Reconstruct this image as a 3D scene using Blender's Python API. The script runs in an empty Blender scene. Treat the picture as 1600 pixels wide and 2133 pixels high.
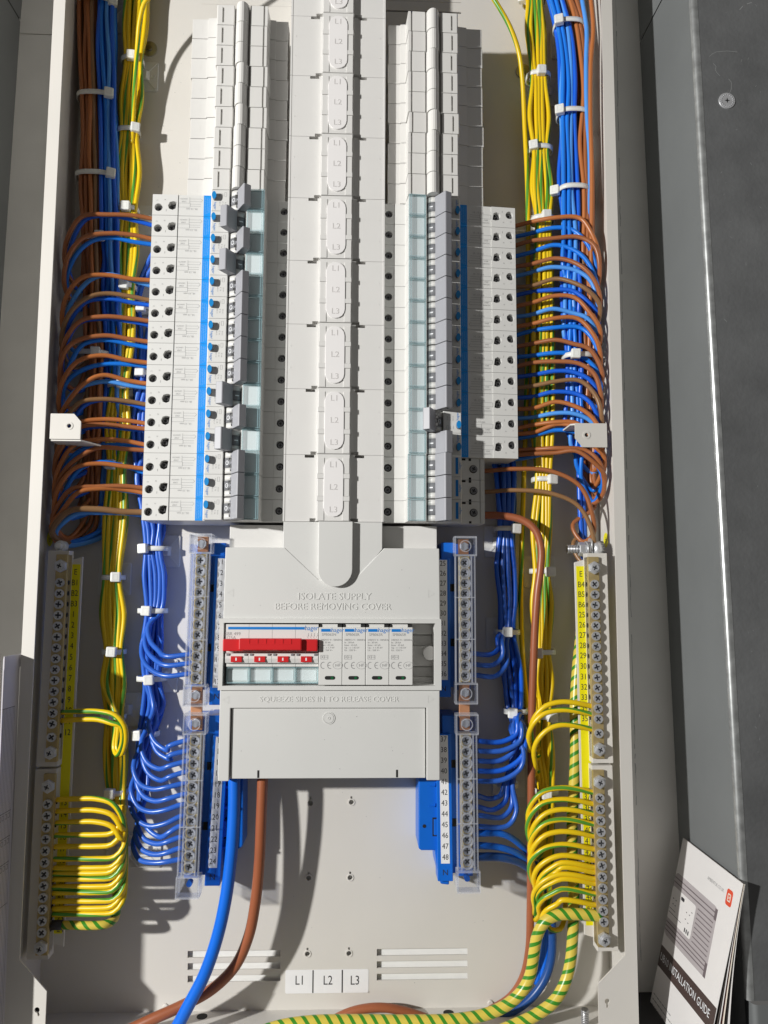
import bpy, bmesh, math, random
from mathutils import Vector, Matrix
random.seed(7)
SC = bpy.context.scene
COL = SC.collection
S = 0.001                                   # everything below is in millimetres: (X right, H out of the board, Z up)

# ------------------------------------------------------------------ camera
YAW, PITCH, ROLL, DIST, CZ, FPX = .0346, .0974, .0043, 652.87, -302.9, 1600.0
_cy, _sy, _cp, _sp = math.cos(YAW), math.sin(YAW), math.cos(PITCH), math.sin(PITCH)
FW = Vector((_sy*_cp, _cy*_cp, _sp)); RT0 = Vector((_cy, -_sy, 0)); UP0 = RT0.cross(FW)
RT = math.cos(ROLL)*RT0 + math.sin(ROLL)*UP0
UP = -math.sin(ROLL)*RT0 + math.cos(ROLL)*UP0
cam = bpy.data.cameras.new('camera'); co = bpy.data.objects.new('camera', cam); COL.objects.link(co)
cam.sensor_fit = 'HORIZONTAL'; cam.sensor_width = 27.0; cam.lens = 27.0*FPX/1600.0
cam.clip_start = .01; cam.clip_end = 50
m = Matrix.Identity(4)
for i in range(3):
    m[i][0], m[i][1], m[i][2] = RT[i], UP[i], -FW[i]
m[1][3] = -DIST*S; m[2][3] = CZ*S
co.matrix_world = m
SC.camera = co

# ------------------------------------------------------------------ light: one small work lamp up to the left, dim room
w = bpy.data.worlds.new('World'); SC.world = w; w.use_nodes = True
bg = w.node_tree.nodes['Background']; bg.inputs[0].default_value = (1.0, .965, .92, 1); bg.inputs[1].default_value = .105
LX, LH, LZ = -1330, 1150, 0
lamp = bpy.data.lights.new('work_lamp', 'POINT'); lamp.energy = 150; lamp.shadow_soft_size = .03; lamp.color = (1.0, .985, .955)
lo = bpy.data.objects.new('work_lamp', lamp); COL.objects.link(lo); lo.location = (LX*S, -LH*S, LZ*S)
SC.view_settings.view_transform = 'Standard'; SC.view_settings.look = 'None'
SC.view_settings.exposure = 0; SC.view_settings.gamma = 1

# ------------------------------------------------------------------ helpers
def at(px, py, h):
    "point of the place seen at photo pixel (px,py), h mm in front of the back plate"
    d = FW*FPX + RT*(px-800) - UP*(py-1066.5)
    t = (DIST-h)/d.y
    return (t*d.x, h, CZ + t*d.z)

def NT(name):
    mt = bpy.data.materials.new(name); mt.use_nodes = True
    return mt, mt.node_tree.nodes, mt.node_tree.links

def mat(name, col, rough=.45, metal=0., vary=.04, scale=60., bump=0., bscale=900., spec=.5, aniso=None):
    mt, N, L = NT(name); b = N['Principled BSDF']
    b.inputs['Roughness'].default_value = rough; b.inputs['Metallic'].default_value = metal
    b.inputs['Specular IOR Level'].default_value = spec
    rgh = .5 if name != 'galvanised_sheet' else .68
    tc = N.new('ShaderNodeTexCoord'); ns = N.new('ShaderNodeTexNoise'); ns.inputs['Scale'].default_value = scale
    ns.inputs['Detail'].default_value = 5 if name != 'galvanised_sheet' else 12; ns.inputs['Roughness'].default_value = rgh
    if aniso:
        mp = N.new('ShaderNodeMapping'); mp.inputs['Scale'].default_value = aniso
        L.new(tc.outputs['Object'], mp.inputs[0]); L.new(mp.outputs[0], ns.inputs['Vector'])
    else: L.new(tc.outputs['Object'], ns.inputs['Vector'])
    oi = N.new('ShaderNodeObjectInfo')
    mr = N.new('ShaderNodeMapRange'); mr.inputs[3].default_value = 1-vary; mr.inputs[4].default_value = 1+vary
    mr.inputs[1].default_value = .3; mr.inputs[2].default_value = .7
    L.new(ns.outputs['Fac'], mr.inputs[0])
    m2 = N.new('ShaderNodeMapRange'); m2.inputs[3].default_value = 1-vary*.6; m2.inputs[4].default_value = 1+vary*.6
    L.new(oi.outputs['Random'], m2.inputs[0])
    mu = N.new('ShaderNodeMath'); mu.operation = 'MULTIPLY'; L.new(mr.outputs[0], mu.inputs[0]); L.new(m2.outputs[0], mu.inputs[1])
    vm = N.new('ShaderNodeVectorMath'); vm.operation = 'SCALE'; vm.inputs[0].default_value = col[:3]
    L.new(mu.outputs[0], vm.inputs['Scale']); L.new(vm.outputs[0], b.inputs['Base Color'])
    if bump:
        n2 = N.new('ShaderNodeTexNoise'); n2.inputs['Scale'].default_value = bscale; n2.inputs['Detail'].default_value = 3
        L.new(tc.outputs['Object'], n2.inputs['Vector'])
        bp = N.new('ShaderNodeBump'); bp.inputs['Strength'].default_value = bump; bp.inputs['Distance'].default_value = .0006
        L.new(n2.outputs['Fac'], bp.inputs['Height']); L.new(bp.outputs[0], b.inputs['Normal'])
    return mt

def mat_clear(name, tint, gloss=.10, rough=.06):
    mt, N, L = NT(name); N.remove(N['Principled BSDF']); out = N['Material Output']
    tr = N.new('ShaderNodeBsdfTransparent'); tr.inputs[0].default_value = (*tint, 1)
    gl = N.new('ShaderNodeBsdfGlossy'); gl.inputs['Roughness'].default_value = rough; gl.inputs['Color'].default_value = (.95, .97, 1, 1)
    lw = N.new('ShaderNodeLayerWeight'); lw.inputs[0].default_value = .5
    pw_ = N.new('ShaderNodeMath'); pw_.operation = 'POWER'; pw_.inputs[1].default_value = 5; L.new(lw.outputs['Facing'], pw_.inputs[0])
    ad = N.new('ShaderNodeMath'); ad.operation = 'MULTIPLY_ADD'; ad.inputs[1].default_value = .7; ad.inputs[2].default_value = gloss; ad.use_clamp = True
    L.new(pw_.outputs[0], ad.inputs[0])
    mx = N.new('ShaderNodeMixShader'); L.new(ad.outputs[0], mx.inputs[0]); L.new(tr.outputs[0], mx.inputs[1]); L.new(gl.outputs[0], mx.inputs[2])
    L.new(mx.outputs[0], out.inputs[0])
    return mt

def mat_rim(name, col, alpha):
    mt, N, L = NT(name); b = N['Principled BSDF']; b.inputs['Base Color'].default_value = (*col, 1); b.inputs['Roughness'].default_value = .15
    b.inputs['Alpha'].default_value = alpha
    return mt

def mat_earth(name, helix=None, yellow=(.84, .575, .008), green=(.10, .34, .035)):
    "green and yellow sheath; U goes round the wire, V runs along it in mm"
    mt, N, L = NT(name); b = N['Principled BSDF']; b.inputs['Roughness'].default_value = .32
    uv = N.new('ShaderNodeUVMap'); uv.uv_map = 'sheath'; sp = N.new('ShaderNodeSeparateXYZ'); L.new(uv.outputs[0], sp.inputs[0])
    oi = N.new('ShaderNodeObjectInfo')
    dv = N.new('ShaderNodeMath'); dv.operation = 'DIVIDE'; dv.inputs[1].default_value = helix or 170.
    L.new(sp.outputs[1], dv.inputs[0])
    a = N.new('ShaderNodeMath'); a.operation = 'MULTIPLY_ADD'; a.inputs[1].default_value = 2. if helix else 1.; L.new(sp.outputs[0], a.inputs[0]); L.new(dv.outputs[0], a.inputs[2])
    a2 = N.new('ShaderNodeMath'); L.new(a.outputs[0], a2.inputs[0]); L.new(oi.outputs['Random'], a2.inputs[1])
    fr = N.new('ShaderNodeMath'); fr.operation = 'FRACT'; L.new(a2.outputs[0], fr.inputs[0])
    gt = N.new('ShaderNodeMath'); gt.operation = 'GREATER_THAN'; gt.inputs[1].default_value = .64 if helix else .79
    L.new(fr.outputs[0], gt.inputs[0])
    mx = N.new('ShaderNodeMix'); mx.data_type = 'RGBA'; L.new(gt.outputs[0], mx.inputs[0])
    mx.inputs[6].default_value = (*yellow, 1); mx.inputs[7].default_value = (*green, 1)
    L.new(mx.outputs[2], b.inputs['Base Color'])
    return mt

M = dict(
    enamel=mat('painted_steel', (.70, .675, .63), .5, vary=.035, scale=9, bump=.04, bscale=1500),
    board=mat('backing_board', (.90, .88, .83), .6, vary=.05, scale=18, bump=.05, bscale=700),
    boardwhite=mat('white_backing', (.86, .86, .84), .6, vary=.03),
    wall=mat('grey_sheet', (.235, .248, .252), .45, .2, vary=.07, scale=9, bump=.05, bscale=600),
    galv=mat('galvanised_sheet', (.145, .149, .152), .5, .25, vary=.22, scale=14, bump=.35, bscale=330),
    plast=mat('device_plastic', (.735, .732, .71), .42, vary=.012, scale=40, bump=.03, bscale=2500),
    blank=mat('blank_plastic', (.745, .735, .71), .42, vary=.02, scale=40, bump=.02, bscale=2500),
    cover=mat('busbar_cover_plastic', (.735, .725, .705), .45, vary=.015, scale=30, bump=.03, bscale=2500),
    pill=mat('pill_plastic', (.87, .85, .845), .38, vary=.01),
    lower=mat('lower_cover_plastic', (.69, .69, .67), .45, vary=.015, scale=20, bump=.05, bscale=2500),
    dolly=mat('dolly_grey', (.36, .365, .395), .42, vary=.03),
    window=mat('barrel_grey', (.22, .225, .24), .4),
    button=mat('button_blue', (.01, .26, .66), .35),
    bluelab=mat('blue_label', (.0, .27, .80), .45, vary=.02),
    print_dark=mat('print_black', (.03, .03, .035), .5),
    print_grey=mat('print_grey', (.34, .34, .34), .5),
    print_blue=mat('print_blue', (.0, .20, .62), .5),
    print_white=mat('print_white', (.85, .87, .9), .5),
    white=mat('white_label', (.86, .86, .87), .5, vary=.01),
    yellow=mat('yellow_label', (.88, .80, .0), .45, vary=.02),
    steel=mat('zinc_steel', (.66, .67, .69), .36, .55, vary=.08, scale=300),
    darksteel=mat('dark_steel', (.30, .30, .31), .35, 1., vary=.15, scale=400),
    brass=mat('brass', (.54, .42, .20), .42, .45, vary=.1, scale=200),  # duller, for the shade that the earth bars lie in
    copper=mat('copper', (.70, .34, .18), .42, .5, vary=.08),
    dark=mat('dark_void', (.012, .012, .012), .8),
    black=mat('black_plastic', (.02, .02, .021), .5),
    chrome=mat('bright_clip', (.82, .83, .84), .12, 1.),
    scratch=mat('scratch_grey', (.30, .31, .31), .6),
    edgehighlight=mat('sheet_edge_highlight', (.62, .64, .64), .33, .75, vary=.25, scale=120),  # paler, shinier metal; paints the highlight along the rolled edge
    labelprint=mat('label_print', (.22, .48, .90), .5),
    brasslit=mat('lit_brass', (.84, .66, .30), .4, .3, vary=.1, scale=200),  # lighter copy of the brass, painted as lit under the clear shroud
    slot=mat('screw_slot', (.07, .07, .075), .5, .4),
    red=mat('switch_red', (.62, .018, .022), .36, vary=.03),
    green=mat('status_green', (.01, .12, .04), .35),
    blue=mat('wire_blue', (.012, .125, .72), .30, vary=.10, scale=9, bump=.04, bscale=500),
    blue2=mat('wire_mid_blue', (.012, .20, .80), .30, vary=.08, scale=9),
    blue3=mat('wire_pale_blue', (.09, .34, .88), .32, vary=.05, scale=9),
    blue4=mat('wire_deep_blue', (.03, .13, .58), .27, vary=.08, scale=9),
    brown=mat('wire_brown', (.36, .125, .045), .34, vary=.10, scale=9),
    brown2=mat('wire_orange_brown', (.46, .155, .045), .34, vary=.08, scale=9),
    brown3=mat('wire_olive_brown', (.27, .145, .065), .34, vary=.08, scale=9),
    brown4=mat('cable_brown', (.34, .105, .045), .38, vary=.06, scale=30, bump=.06, bscale=800),
    shadedblue=mat('cable_shaded_blue', (.012, .075, .30), .35, vary=.06, scale=30),  # cable blue darkened in its colour for the shade it lies in
    bigblue=mat('cable_blue', (.008, .16, .78), .30, vary=.06, scale=30),
    earth=mat_earth('earth_wire'),
    earthbig=mat_earth('earth_cable', 8.6, (.72, .57, .085), (.05, .27, .02)),
    nbase=mat('neutral_base_blue', (.004, .14, .64), .34, vary=.03),
    nylon=mat('nylon_tie', (.82, .83, .80), .35, vary=.03),
    clear=mat_clear('clear_cover', (.95, .96, .985), .05, .09),
    teal=mat_clear('teal_clear', (.965, .99, .99), .035, .10),
    tealedge=mat('teal_edge', (.28, .52, .56), .18, vary=.12, scale=300),
    clearglint=mat_rim('clear_edge_glint', (.82, .85, .93), .26),  # edges of the clear plastic, their white glints put into the colour
    paper=mat('cover_paper', (.84, .82, .81), .35, vary=.01),
    cardpaper=mat('chart_card', (.60, .58, .62), .5, vary=.02),
    pagecream=mat('page_cream', (.84, .78, .68), .6), pagered=mat('page_red', (.26, .04, .03), .5), pagedark=mat('page_dark', (.10, .085, .075), .5),
    band=mat('band_brown', (.075, .05, .045), .4), heater=mat('heater_grey', (.48, .44, .45), .4), heaterdark=mat('heater_slot', (.17, .14, .15), .5),
    logo=mat('logo_red', (.75, .09, .04), .4), disc=mat('plated_disc', (.42, .40, .30), .35, .8, vary=.1),
    ferrule=mat('dark_ferrule', (.03, .03, .035), .4), lug=mat('tinned_lug', (.66, .67, .66), .45, .5, vary=.12, scale=500, bump=.2, bscale=900),
)
_txt = {}
def text_geo(body):
    if body not in _txt:
        c = bpy.data.curves.new('t', 'FONT'); c.body = body; c.size = 1; c.align_x = 'CENTER'; c.align_y = 'CENTER'; c.resolution_u = 2
        o = bpy.data.objects.new('t', c); COL.objects.link(o)
        dg = bpy.context.evaluated_depsgraph_get()
        me = bpy.data.meshes.new_from_object(o.evaluated_get(dg))
        _txt[body] = ([(v.co.x, v.co.y) for v in me.vertices], [tuple(p.vertices) for p in me.polygons])
        bpy.data.objects.remove(o); bpy.data.curves.remove(c); bpy.data.meshes.remove(me)
    return _txt[body]
_plates = {}
def flat_fill(outline, holes):
    "triangulated polygon with holes, from a filled 2-D curve"
    c = bpy.data.curves.new('p', 'CURVE'); c.dimensions = '2D'; c.fill_mode = 'BOTH'
    for pts in [outline]+list(holes):
        s = c.splines.new('POLY'); s.points.add(len(pts)-1); s.use_cyclic_u = True
        for q, (x, z) in zip(s.points, pts): q.co = (x, z, 0, 1)
    o = bpy.data.objects.new('p', c); COL.objects.link(o)
    me = bpy.data.meshes.new_from_object(o.evaluated_get(bpy.context.evaluated_depsgraph_get()))
    r = ([(v.co.x, v.co.y) for v in me.vertices], [tuple(p.vertices) for p in me.polygons])
    bpy.data.objects.remove(o); bpy.data.curves.remove(c); bpy.data.meshes.remove(me)
    return r

def circ(cx, cz, r, n=16, a0=0.):
    return [(cx+r*math.cos(a0+2*math.pi*i/n), cz+r*math.sin(a0+2*math.pi*i/n)) for i in range(n)]
def stadium(cx, cz, r, half, n=8):
    a = [(cx+r*math.cos(t), cz+half+r*math.sin(t)) for t in [math.pi*i/n for i in range(n+1)]]
    b = [(cx+r*math.cos(t), cz-half+r*math.sin(t)) for t in [math.pi+math.pi*i/n for i in range(n+1)]]
    return a+b
def rrect(x0, z0, x1, z1, r, n=4):
    p = []
    for cx, cz, a in ((x1-r, z1-r, 0), (x0+r, z1-r, 90), (x0+r, z0+r, 180), (x1-r, z0+r, 270)):
        for i in range(n+1):
            t = math.radians(a+90*i/n); p.append((cx+r*math.cos(t), cz+r*math.sin(t)))
    return p

BORG = {}
class MB:
    "collects shapes in (x, h, z) mm and links them as ONE mesh object"
    def __init__(s): s.v = []; s.f = []; s.sm = []; s.uv = None
    def add(s, vs, fs, smooth=False):
        n = len(s.v); s.v += [tuple(p) for p in vs]; s.f += [tuple(i+n for i in f) for f in fs]
        s.sm += ([smooth]*len(fs) if isinstance(smooth, bool) else smooth); return s
    def box(s, x0, x1, h0, h1, z0, z1):
        return s.add([(x, h, z) for x in (x0, x1) for h in (h0, h1) for z in (z0, z1)],
                     [(0, 1, 3, 2), (4, 6, 7, 5), (0, 4, 5, 1), (2, 3, 7, 6), (0, 2, 6, 4), (1, 5, 7, 3)])
    def poly(s, pts, h0, h1, smooth=False):
        n = len(pts)
        return s.add([(x, h0, z) for x, z in pts]+[(x, h1, z) for x, z in pts],
                     [tuple(range(n)), tuple(range(2*n-1, n-1, -1))]+[(i, (i+1) % n, n+(i+1) % n, n+i) for i in range(n)],
                     [False, False]+[smooth]*n)
    def prism(s, pts, z0, z1, smooth=False):
        n = len(pts)
        return s.add([(x, h, z0) for x, h in pts]+[(x, h, z1) for x, h in pts],
                     [tuple(range(n)), tuple(range(2*n-1, n-1, -1))]+[(i, (i+1) % n, n+(i+1) % n, n+i) for i in range(n)],
                     [False, False]+[smooth]*n)
    def plate(s, outline, holes, h0, h1):
        v, f = flat_fill(outline, holes); k = len(v)
        s.add([(x, h1, z) for x, z in v], f); s.add([(x, h0, z) for x, z in v], [t[::-1] for t in f])
        for loop in [outline]+list(holes):
            n = len(loop)
            s.add([(x, h0, z) for x, z in loop]+[(x, h1, z) for x, z in loop], [(i, (i+1) % n, n+(i+1) % n, n+i) for i in range(n)])
        return s
    def cyl(s, c, ax, r, l, n=14, r1=None, smooth=True):
        r1 = r if r1 is None else r1; a = []
        for k, rr in ((0, r), (l, r1)):
            for i in range(n):
                t = 2*math.pi*(i+.5)/n; u, v = rr*math.cos(t), rr*math.sin(t)
                a.append({'h': (c[0]+u, c[1]+k, c[2]+v), 'z': (c[0]+u, c[1]+v, c[2]+k), 'x': (c[0]+k, c[1]+u, c[2]+v)}[ax])
        return s.add(a, [tuple(range(n)), tuple(range(2*n-1, n-1, -1))]+[(i, (i+1) % n, n+(i+1) % n, n+i) for i in range(n)],
                     [False, False]+[smooth]*n)
    def ring(s, c, r0, r1, h0, h1, n=16):
        o = circ(c[0], c[1], r1, n); i_ = circ(c[0], c[1], r0, n); a = []
        for h in (h0, h1):
            a += [(x, h, z) for x, z in o]+[(x, h, z) for x, z in i_]
        f = []
        for i in range(n):
            j = (i+1) % n
            f += [(i, j, n+j, n+i), (2*n+i, 3*n+i, 3*n+j, 2*n+j), (i, 2*n+i, 2*n+j, j), (n+i, n+j, 3*n+j, 3*n+i)]
        return s.add(a, f)
    def text(s, body, size, x, h, z, rot=0., sx=1., ext=0.):
        v, f = text_geo(body); c, n = math.cos(rot), math.sin(rot)
        P = [(x+(a*c*sx-b*n)*size, z+(a*n*sx+b*c)*size) for a, b in v]
        s.add([(p[0], h+ext, p[1]) for p in P], f)
        if ext:
            ed = {}
            for t in f:
                for i in range(len(t)):
                    e = (t[i], t[(i+1) % len(t)]); ed[e] = 1
            k = len(P); bd = [e for e in ed if (e[1], e[0]) not in ed]
            s.add([(p[0], h, p[1]) for p in P]+[(p[0], h+ext, p[1]) for p in P], [(a, b, k+b, k+a) for a, b in bd])
        return s
    def line(s, x0, z0, x1, z1, h, wd=.25):
        dx, dz = x1-x0, z1-z0; l = math.hypot(dx, dz) or 1; ox, oz = -dz/l*wd/2, dx/l*wd/2
        return s.add([(x0+ox, h, z0+oz), (x1+ox, h, z1+oz), (x1-ox, h, z1-oz), (x0-ox, h, z0-oz)], [(0, 1, 2, 3)])
    def rect(s, x0, z0, x1, z1, h, wd=.25):
        return s.line(x0, z0, x1, z0, h, wd).line(x1, z0, x1, z1, h, wd).line(x1, z1, x0, z1, h, wd).line(x0, z1, x0, z0, h, wd)
    def sheet(s, x0, x1, h, z0, z1):
        return s.add([(x0, h, z0), (x1, h, z0), (x1, h, z1), (x0, h, z1)], [(0, 1, 2, 3)])
    def build(s, name, m, parent=None, org=None, bevel=0., flip=True):
        if org is None: org = BORG.get(parent.name, (0, 0, 0)) if parent else (0, 0, 0)
        me = bpy.data.meshes.new(name)
        me.from_pydata([((x-org[0])*S, -(h-org[1])*S, (z-org[2])*S) for x, h, z in s.v], [], s.f)
        me.polygons.foreach_set('use_smooth', s.sm)
        bm = bmesh.new(); bm.from_mesh(me)
        bmesh.ops.recalc_face_normals(bm, faces=bm.faces)
        if bevel:
            es = [e for e in bm.edges if len(e.link_faces) == 2 and e.calc_face_angle(0) > .6]
            bmesh.ops.bevel(bm, geom=es, offset=bevel*S, segments=2, profile=.5, affect='EDGES', clamp_overlap=True)
        bm.to_mesh(me); bm.free()
        me.materials.append(m)
        o = bpy.data.objects.new(name, me); COL.objects.link(o); BORG[o.name] = tuple(org)
        if parent: o.parent = parent
        else: o.location = (org[0]*S, -org[1]*S, org[2]*S)
        return o

def tag(o, label=None, cat=None, group=None, kind=None):
    if label: o['label'] = label
    if cat: o['category'] = cat
    if group: o['group'] = group
    if kind: o['kind'] = kind
    return o
def empty(name, x=0, h=0, z=0, rot=(0, 0, 0)):
    o = bpy.data.objects.new(name, None); COL.objects.link(o); o.location = (x*S, -h*S, z*S); o.rotation_euler = rot
    o.empty_display_size = .01
    return o
def copy_tree(o, parent=None):
    c = o.copy(); COL.objects.link(c); c.parent = parent
    for ch in [k for k in list(o.children)]: copy_tree(ch, c)
    return c
ORD = ['first', 'second', 'third', 'fourth', 'fifth', 'sixth', 'seventh', 'eighth', 'ninth', 'tenth', 'eleventh', 'twelfth',
       'thirteenth', 'fourteenth', 'fifteenth', 'sixteenth', 'seventeenth', 'eighteenth']

def smooth_path(P, step=2.6):
    P = [Vector(p) for p in P]; out = []
    Q = [P[0]*2-P[1]]+P+[P[-1]*2-P[-2]]
    for i in range(1, len(Q)-2):
        a, b, c, d = Q[i-1:i+3]
        t01, t12, t23 = [max((x-y).length, 1e-3)**.5 for x, y in ((b, a), (c, b), (d, c))]
        m1 = (c-b+t12*((b-a)/t01-(c-a)/(t01+t12))); m2 = (c-b+t12*((d-c)/t23-(d-b)/(t12+t23)))
        n = max(2, int((c-b).length/step))
        for k in range(n):
            t = k/n
            out.append((2*t**3-3*t**2+1)*b+(t**3-2*t**2+t)*m1+(-2*t**3+3*t**2)*c+(t**3-t**2)*m2)
    out.append(P[-1]); return out
def tube(name, P, r, m, label, cat, group=None, n=10, step=3.2, parent=None):
    "one wire or cable swept along a smooth path (x,h,z)"
    pts = smooth_path(P, step); org = pts[0].copy(); vs = []; fs = []; uv = []
    T = [(pts[min(i+1, len(pts)-1)]-pts[max(i-1, 0)]).normalized() for i in range(len(pts))]
    nrm = T[0].orthogonal().normalized(); ln = 0.
    L = []
    for i, p in enumerate(pts):
        if i: ln += (p-pts[i-1]).length
        nrm = (nrm-T[i]*nrm.dot(T[i])).normalized(); bi = T[i].cross(nrm); L.append(ln)
        for k in range(n):
            a = 2*math.pi*k/n; q = p+(nrm*math.cos(a)+bi*math.sin(a))*r-org
            vs.append((q.x*S, -q.y*S, q.z*S))
    for i in range(len(pts)-1):
        for k in range(n):
            k2 = (k+1) % n
            fs.append((i*n+k, i*n+k2, (i+1)*n+k2, (i+1)*n+k)); uv += [(k/n, L[i]), ((k+1)/n, L[i]), ((k+1)/n, L[i+1]), (k/n, L[i+1])]
    me = bpy.data.meshes.new(name)
    fs.append(tuple(range(n))); fs.append(tuple(range(len(vs)-1, len(vs)-n-1, -1))); uv += [(0, 0)]*(2*n)
    me.from_pydata(vs, [], fs)
    me.polygons.foreach_set('use_smooth', [True]*(len(fs)-2)+[False]*2)
    ul = me.uv_layers.new(name='sheath'); ul.data.foreach_set('uv', [c for t in uv for c in t])
    bm = bmesh.new(); bm.from_mesh(me); bmesh.ops.recalc_face_normals(bm, faces=bm.faces); bm.to_mesh(me); bm.free()
    me.materials.append(m)
    o = bpy.data.objects.new(name, me); COL.objects.link(o)
    if parent: o.parent = parent; o.location = (org.x*S, -org.y*S, org.z*S); return o
    o.location = (org.x*S, -org.y*S, org.z*S)
    return tag(o, label, cat, group)
def jit(a): return random.uniform(-a, a)

# ------------------------------------------------------------------ the setting: cupboard round the board
XL, XR, HL = -249.0, 208.0, 62.0            # inner width and front lip of the enclosure
b = MB()
zc = at(43, 70, -4)[2]
b.box(-330, XL-4, -12, -4, zc+.6, 320).box(-330, XL-4, -12, -4, -760, zc-.6)
b.box(XL-4, XR+3, -14, -12, -760, 320)
b.box(XR+3, 285, -12, -4, -760, 320)
tag(b.build('back_wall', M['board']), 'beige painted backing board behind the enclosure', None, None, 'structure')
pw = tag(MB().box(XL+12, XR-12, -3.4, -2.4, -700, 300).build('back_wall_lining', M['boardwhite']), 'white backing seen through the vent slots', None, None, 'structure')
# pencil line on the board beside the enclosure
b = MB(); pts = [(1283, 0), (1286, 150), (1291, 400), (1296, 600), (1301, 830), (1308, 1060), (1314, 1250), (1321, 1500), (1325, 1640), (1332, 1900), (1336, 2010)]
prev = None
for i in range(len(pts)-1):
    for k in range(14):
        t = k/14; x = pts[i][0]+(pts[i+1][0]-pts[i][0])*t+jit(.8); y = pts[i][1]+(pts[i+1][1]-pts[i][1])*t
        q = at(x, y, -3.9)
        if prev and random.random() < .86: b.line(prev[0], prev[2], q[0], q[2], -3.9, random.uniform(.15, .55))
        prev = q
b.build('pencil_line', M['print_grey'], bpy.data.objects['back_wall'])
# right side of the cupboard: sheet-metal post with a rolled front edge
def post(name, x0, z0, z1, m1, dx=0., hh=98.):
    r = 7.; pr = [(x0+dx, -4), (x0+dx, hh-r)]+[(x0+dx+r-r*math.cos(t), hh-r+r*math.sin(t)) for t in [math.pi/2*i/6 for i in range(1, 7)]]
    return pr
lean = .018
def leaning(prof, z0, z1, zref, m, name):
    b = MB(); n = len(prof)
    for z in (z0, z1): b.v += [(x-lean*(z-zref), h, z) for x, h in prof]
    b.f = [(i, i+1, n+i+1, n+i) for i in range(n-1)]; b.sm = [True]*(n-1)
    return b.build(name, m)
zs = at(1350, 88, -4)[2]; zb = at(1560, 2083, 98)[2]
side = [(266, -4), (266, 96.5)]; r_ = 3.4
roll = [(266, 96.5)]+[(266+r_-r_*math.cos(t), 96.5+r_*math.sin(t)) for t in [math.pi/2*i/6 for i in range(1, 7)]]+[(271.5, 99.6)]
o = leaning(side, -760, zs-.9, -250, M['wall'], 'right_wall'); tag(o, 'grey sheet metal side of the cupboard', None, None, 'structure')
o2 = leaning(side, zs+.9, 330, -250, M['wall'], 'right_wall_upper'); tag(o2, 'upper grey sheet metal side of the cupboard', None, None, 'structure')
leaning([(267.5, -4), (267.5, 87)], zs-3, zs+3, -250, M['black'], 'seam_shadow_gap').parent = o
eo = leaning(roll, zb, 330, -250, M['edgehighlight'], 'rolled_edge'); eo.parent = o
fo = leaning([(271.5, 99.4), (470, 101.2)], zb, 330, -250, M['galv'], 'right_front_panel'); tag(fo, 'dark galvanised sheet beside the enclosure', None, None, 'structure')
r2 = [(x+3, h+2.5) for x, h in roll]
lo_ = leaning(side[:1]+[(269, 95)]+r2+[(470, 106)], -780, zb-1.2, -250, M['wall'], 'lower_front_panel'); tag(lo_, 'lower grey sheet with a step below the seam', None, None, 'structure')
zl = at(43, 43, -4)[2]
b = MB().add([(-307, -4, zl-1), (-307, 93, zl-1), (-318, -4, -760), (-318, 93, -760)], [(0, 1, 3, 2)])
b.add([(-307, -4, zl+1), (-307, 93, zl+1), (-303, -4, 330), (-303, 93, 330)], [(0, 1, 3, 2)])
b.add([(-307, 93, zl-1), (-318, 93, -760), (-400, 95, -760), (-400, 95, zl-1)], [(0, 1, 2, 3)])
b.add([(-307, 93, zl+1), (-303, 93, 330), (-400, 95, 330), (-400, 95, zl+1)], [(0, 1, 2, 3)])
lw = tag(b.build('left_wall', M['wall']), 'grey sheet metal left side of the cupboard', None, None, 'structure')
MB().add([(-308, -4, zl-4), (-308, 92, zl-4), (-308, 92, zl+4), (-308, -4, zl+4)], [(0, 1, 2, 3)]).build('seam_shadow_gap', M['black'], lw)
# black trunking on the cupboard floor
a0 = at(1332, 2062, 0)
t_ = empty('black_trunking', 238, 0, -760)
tag(t_, 'black plastic trunking low beside the enclosure under the booklet', 'trunking')
MB().box(212, 262, -3, 75, -790, a0[2]-3).build('trough', M['black'], t_, (238, 0, -760), .8)
MB().prism([(214, 76), (214, 79), (260, 79), (260, 76)], -790, a0[2]-4).build('lid_rim', M['black'], t_, (238, 0, -760), .5)
def panel_bolt(px, py, h, r, label, ax='h', name='panel_bolt'):
    c = at(px, py, h); t = empty(name, *c); tag(t, label, 'bolt')
    if ax == 'h':
        MB().cyl((0, 0, 0), 'h', r*1.05, 1.2, 24).build('washer', M['darksteel'], t)
        MB().cyl((0, 1.2, 0), 'h', r, 3.6, 24, r*.92).build('head', M['steel'], t, bevel=.3)
        b = MB()
        for k in range(4):
            a = k*math.pi/2+.4; b.box(-.5, .5, 4.8, 5.4, 1, 1)
        b = MB().poly([(.7*math.cos(i*math.pi/4)*(3.2 if i % 2 == 0 else 1), .7*math.sin(i*math.pi/4)*(3.2 if i % 2 == 0 else 1)) for i in range(8)], 4.82, 4.9)
        b.build('cross_recess', M['dark'], t)
        b = MB()
        for k in range(18):
            a = k*2*math.pi/18; b.cyl((r*.68*math.cos(a), 4.75, r*.68*math.sin(a)), 'h', .5, .35, 6)
        b.build('raised_marks', M['steel'], t)
    else:
        MB().cyl((0, 0, 0), 'x', r, -3.5, 18).build('head', M['steel'], t, bevel=.3)
        MB().cyl((-3.5, 0, 0), 'x', r*.55, -1.2, 6).build('hex_recess', M['steel'], t)
    return t
panel_bolt(1509, 217, 95.5, 7.0, 'round dark cross-head bolt on the dark galvanised sheet')
panel_bolt(1366, 31, 20, 3.6, 'small shiny bolt on the grey sheet above the seam', 'x')

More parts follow.
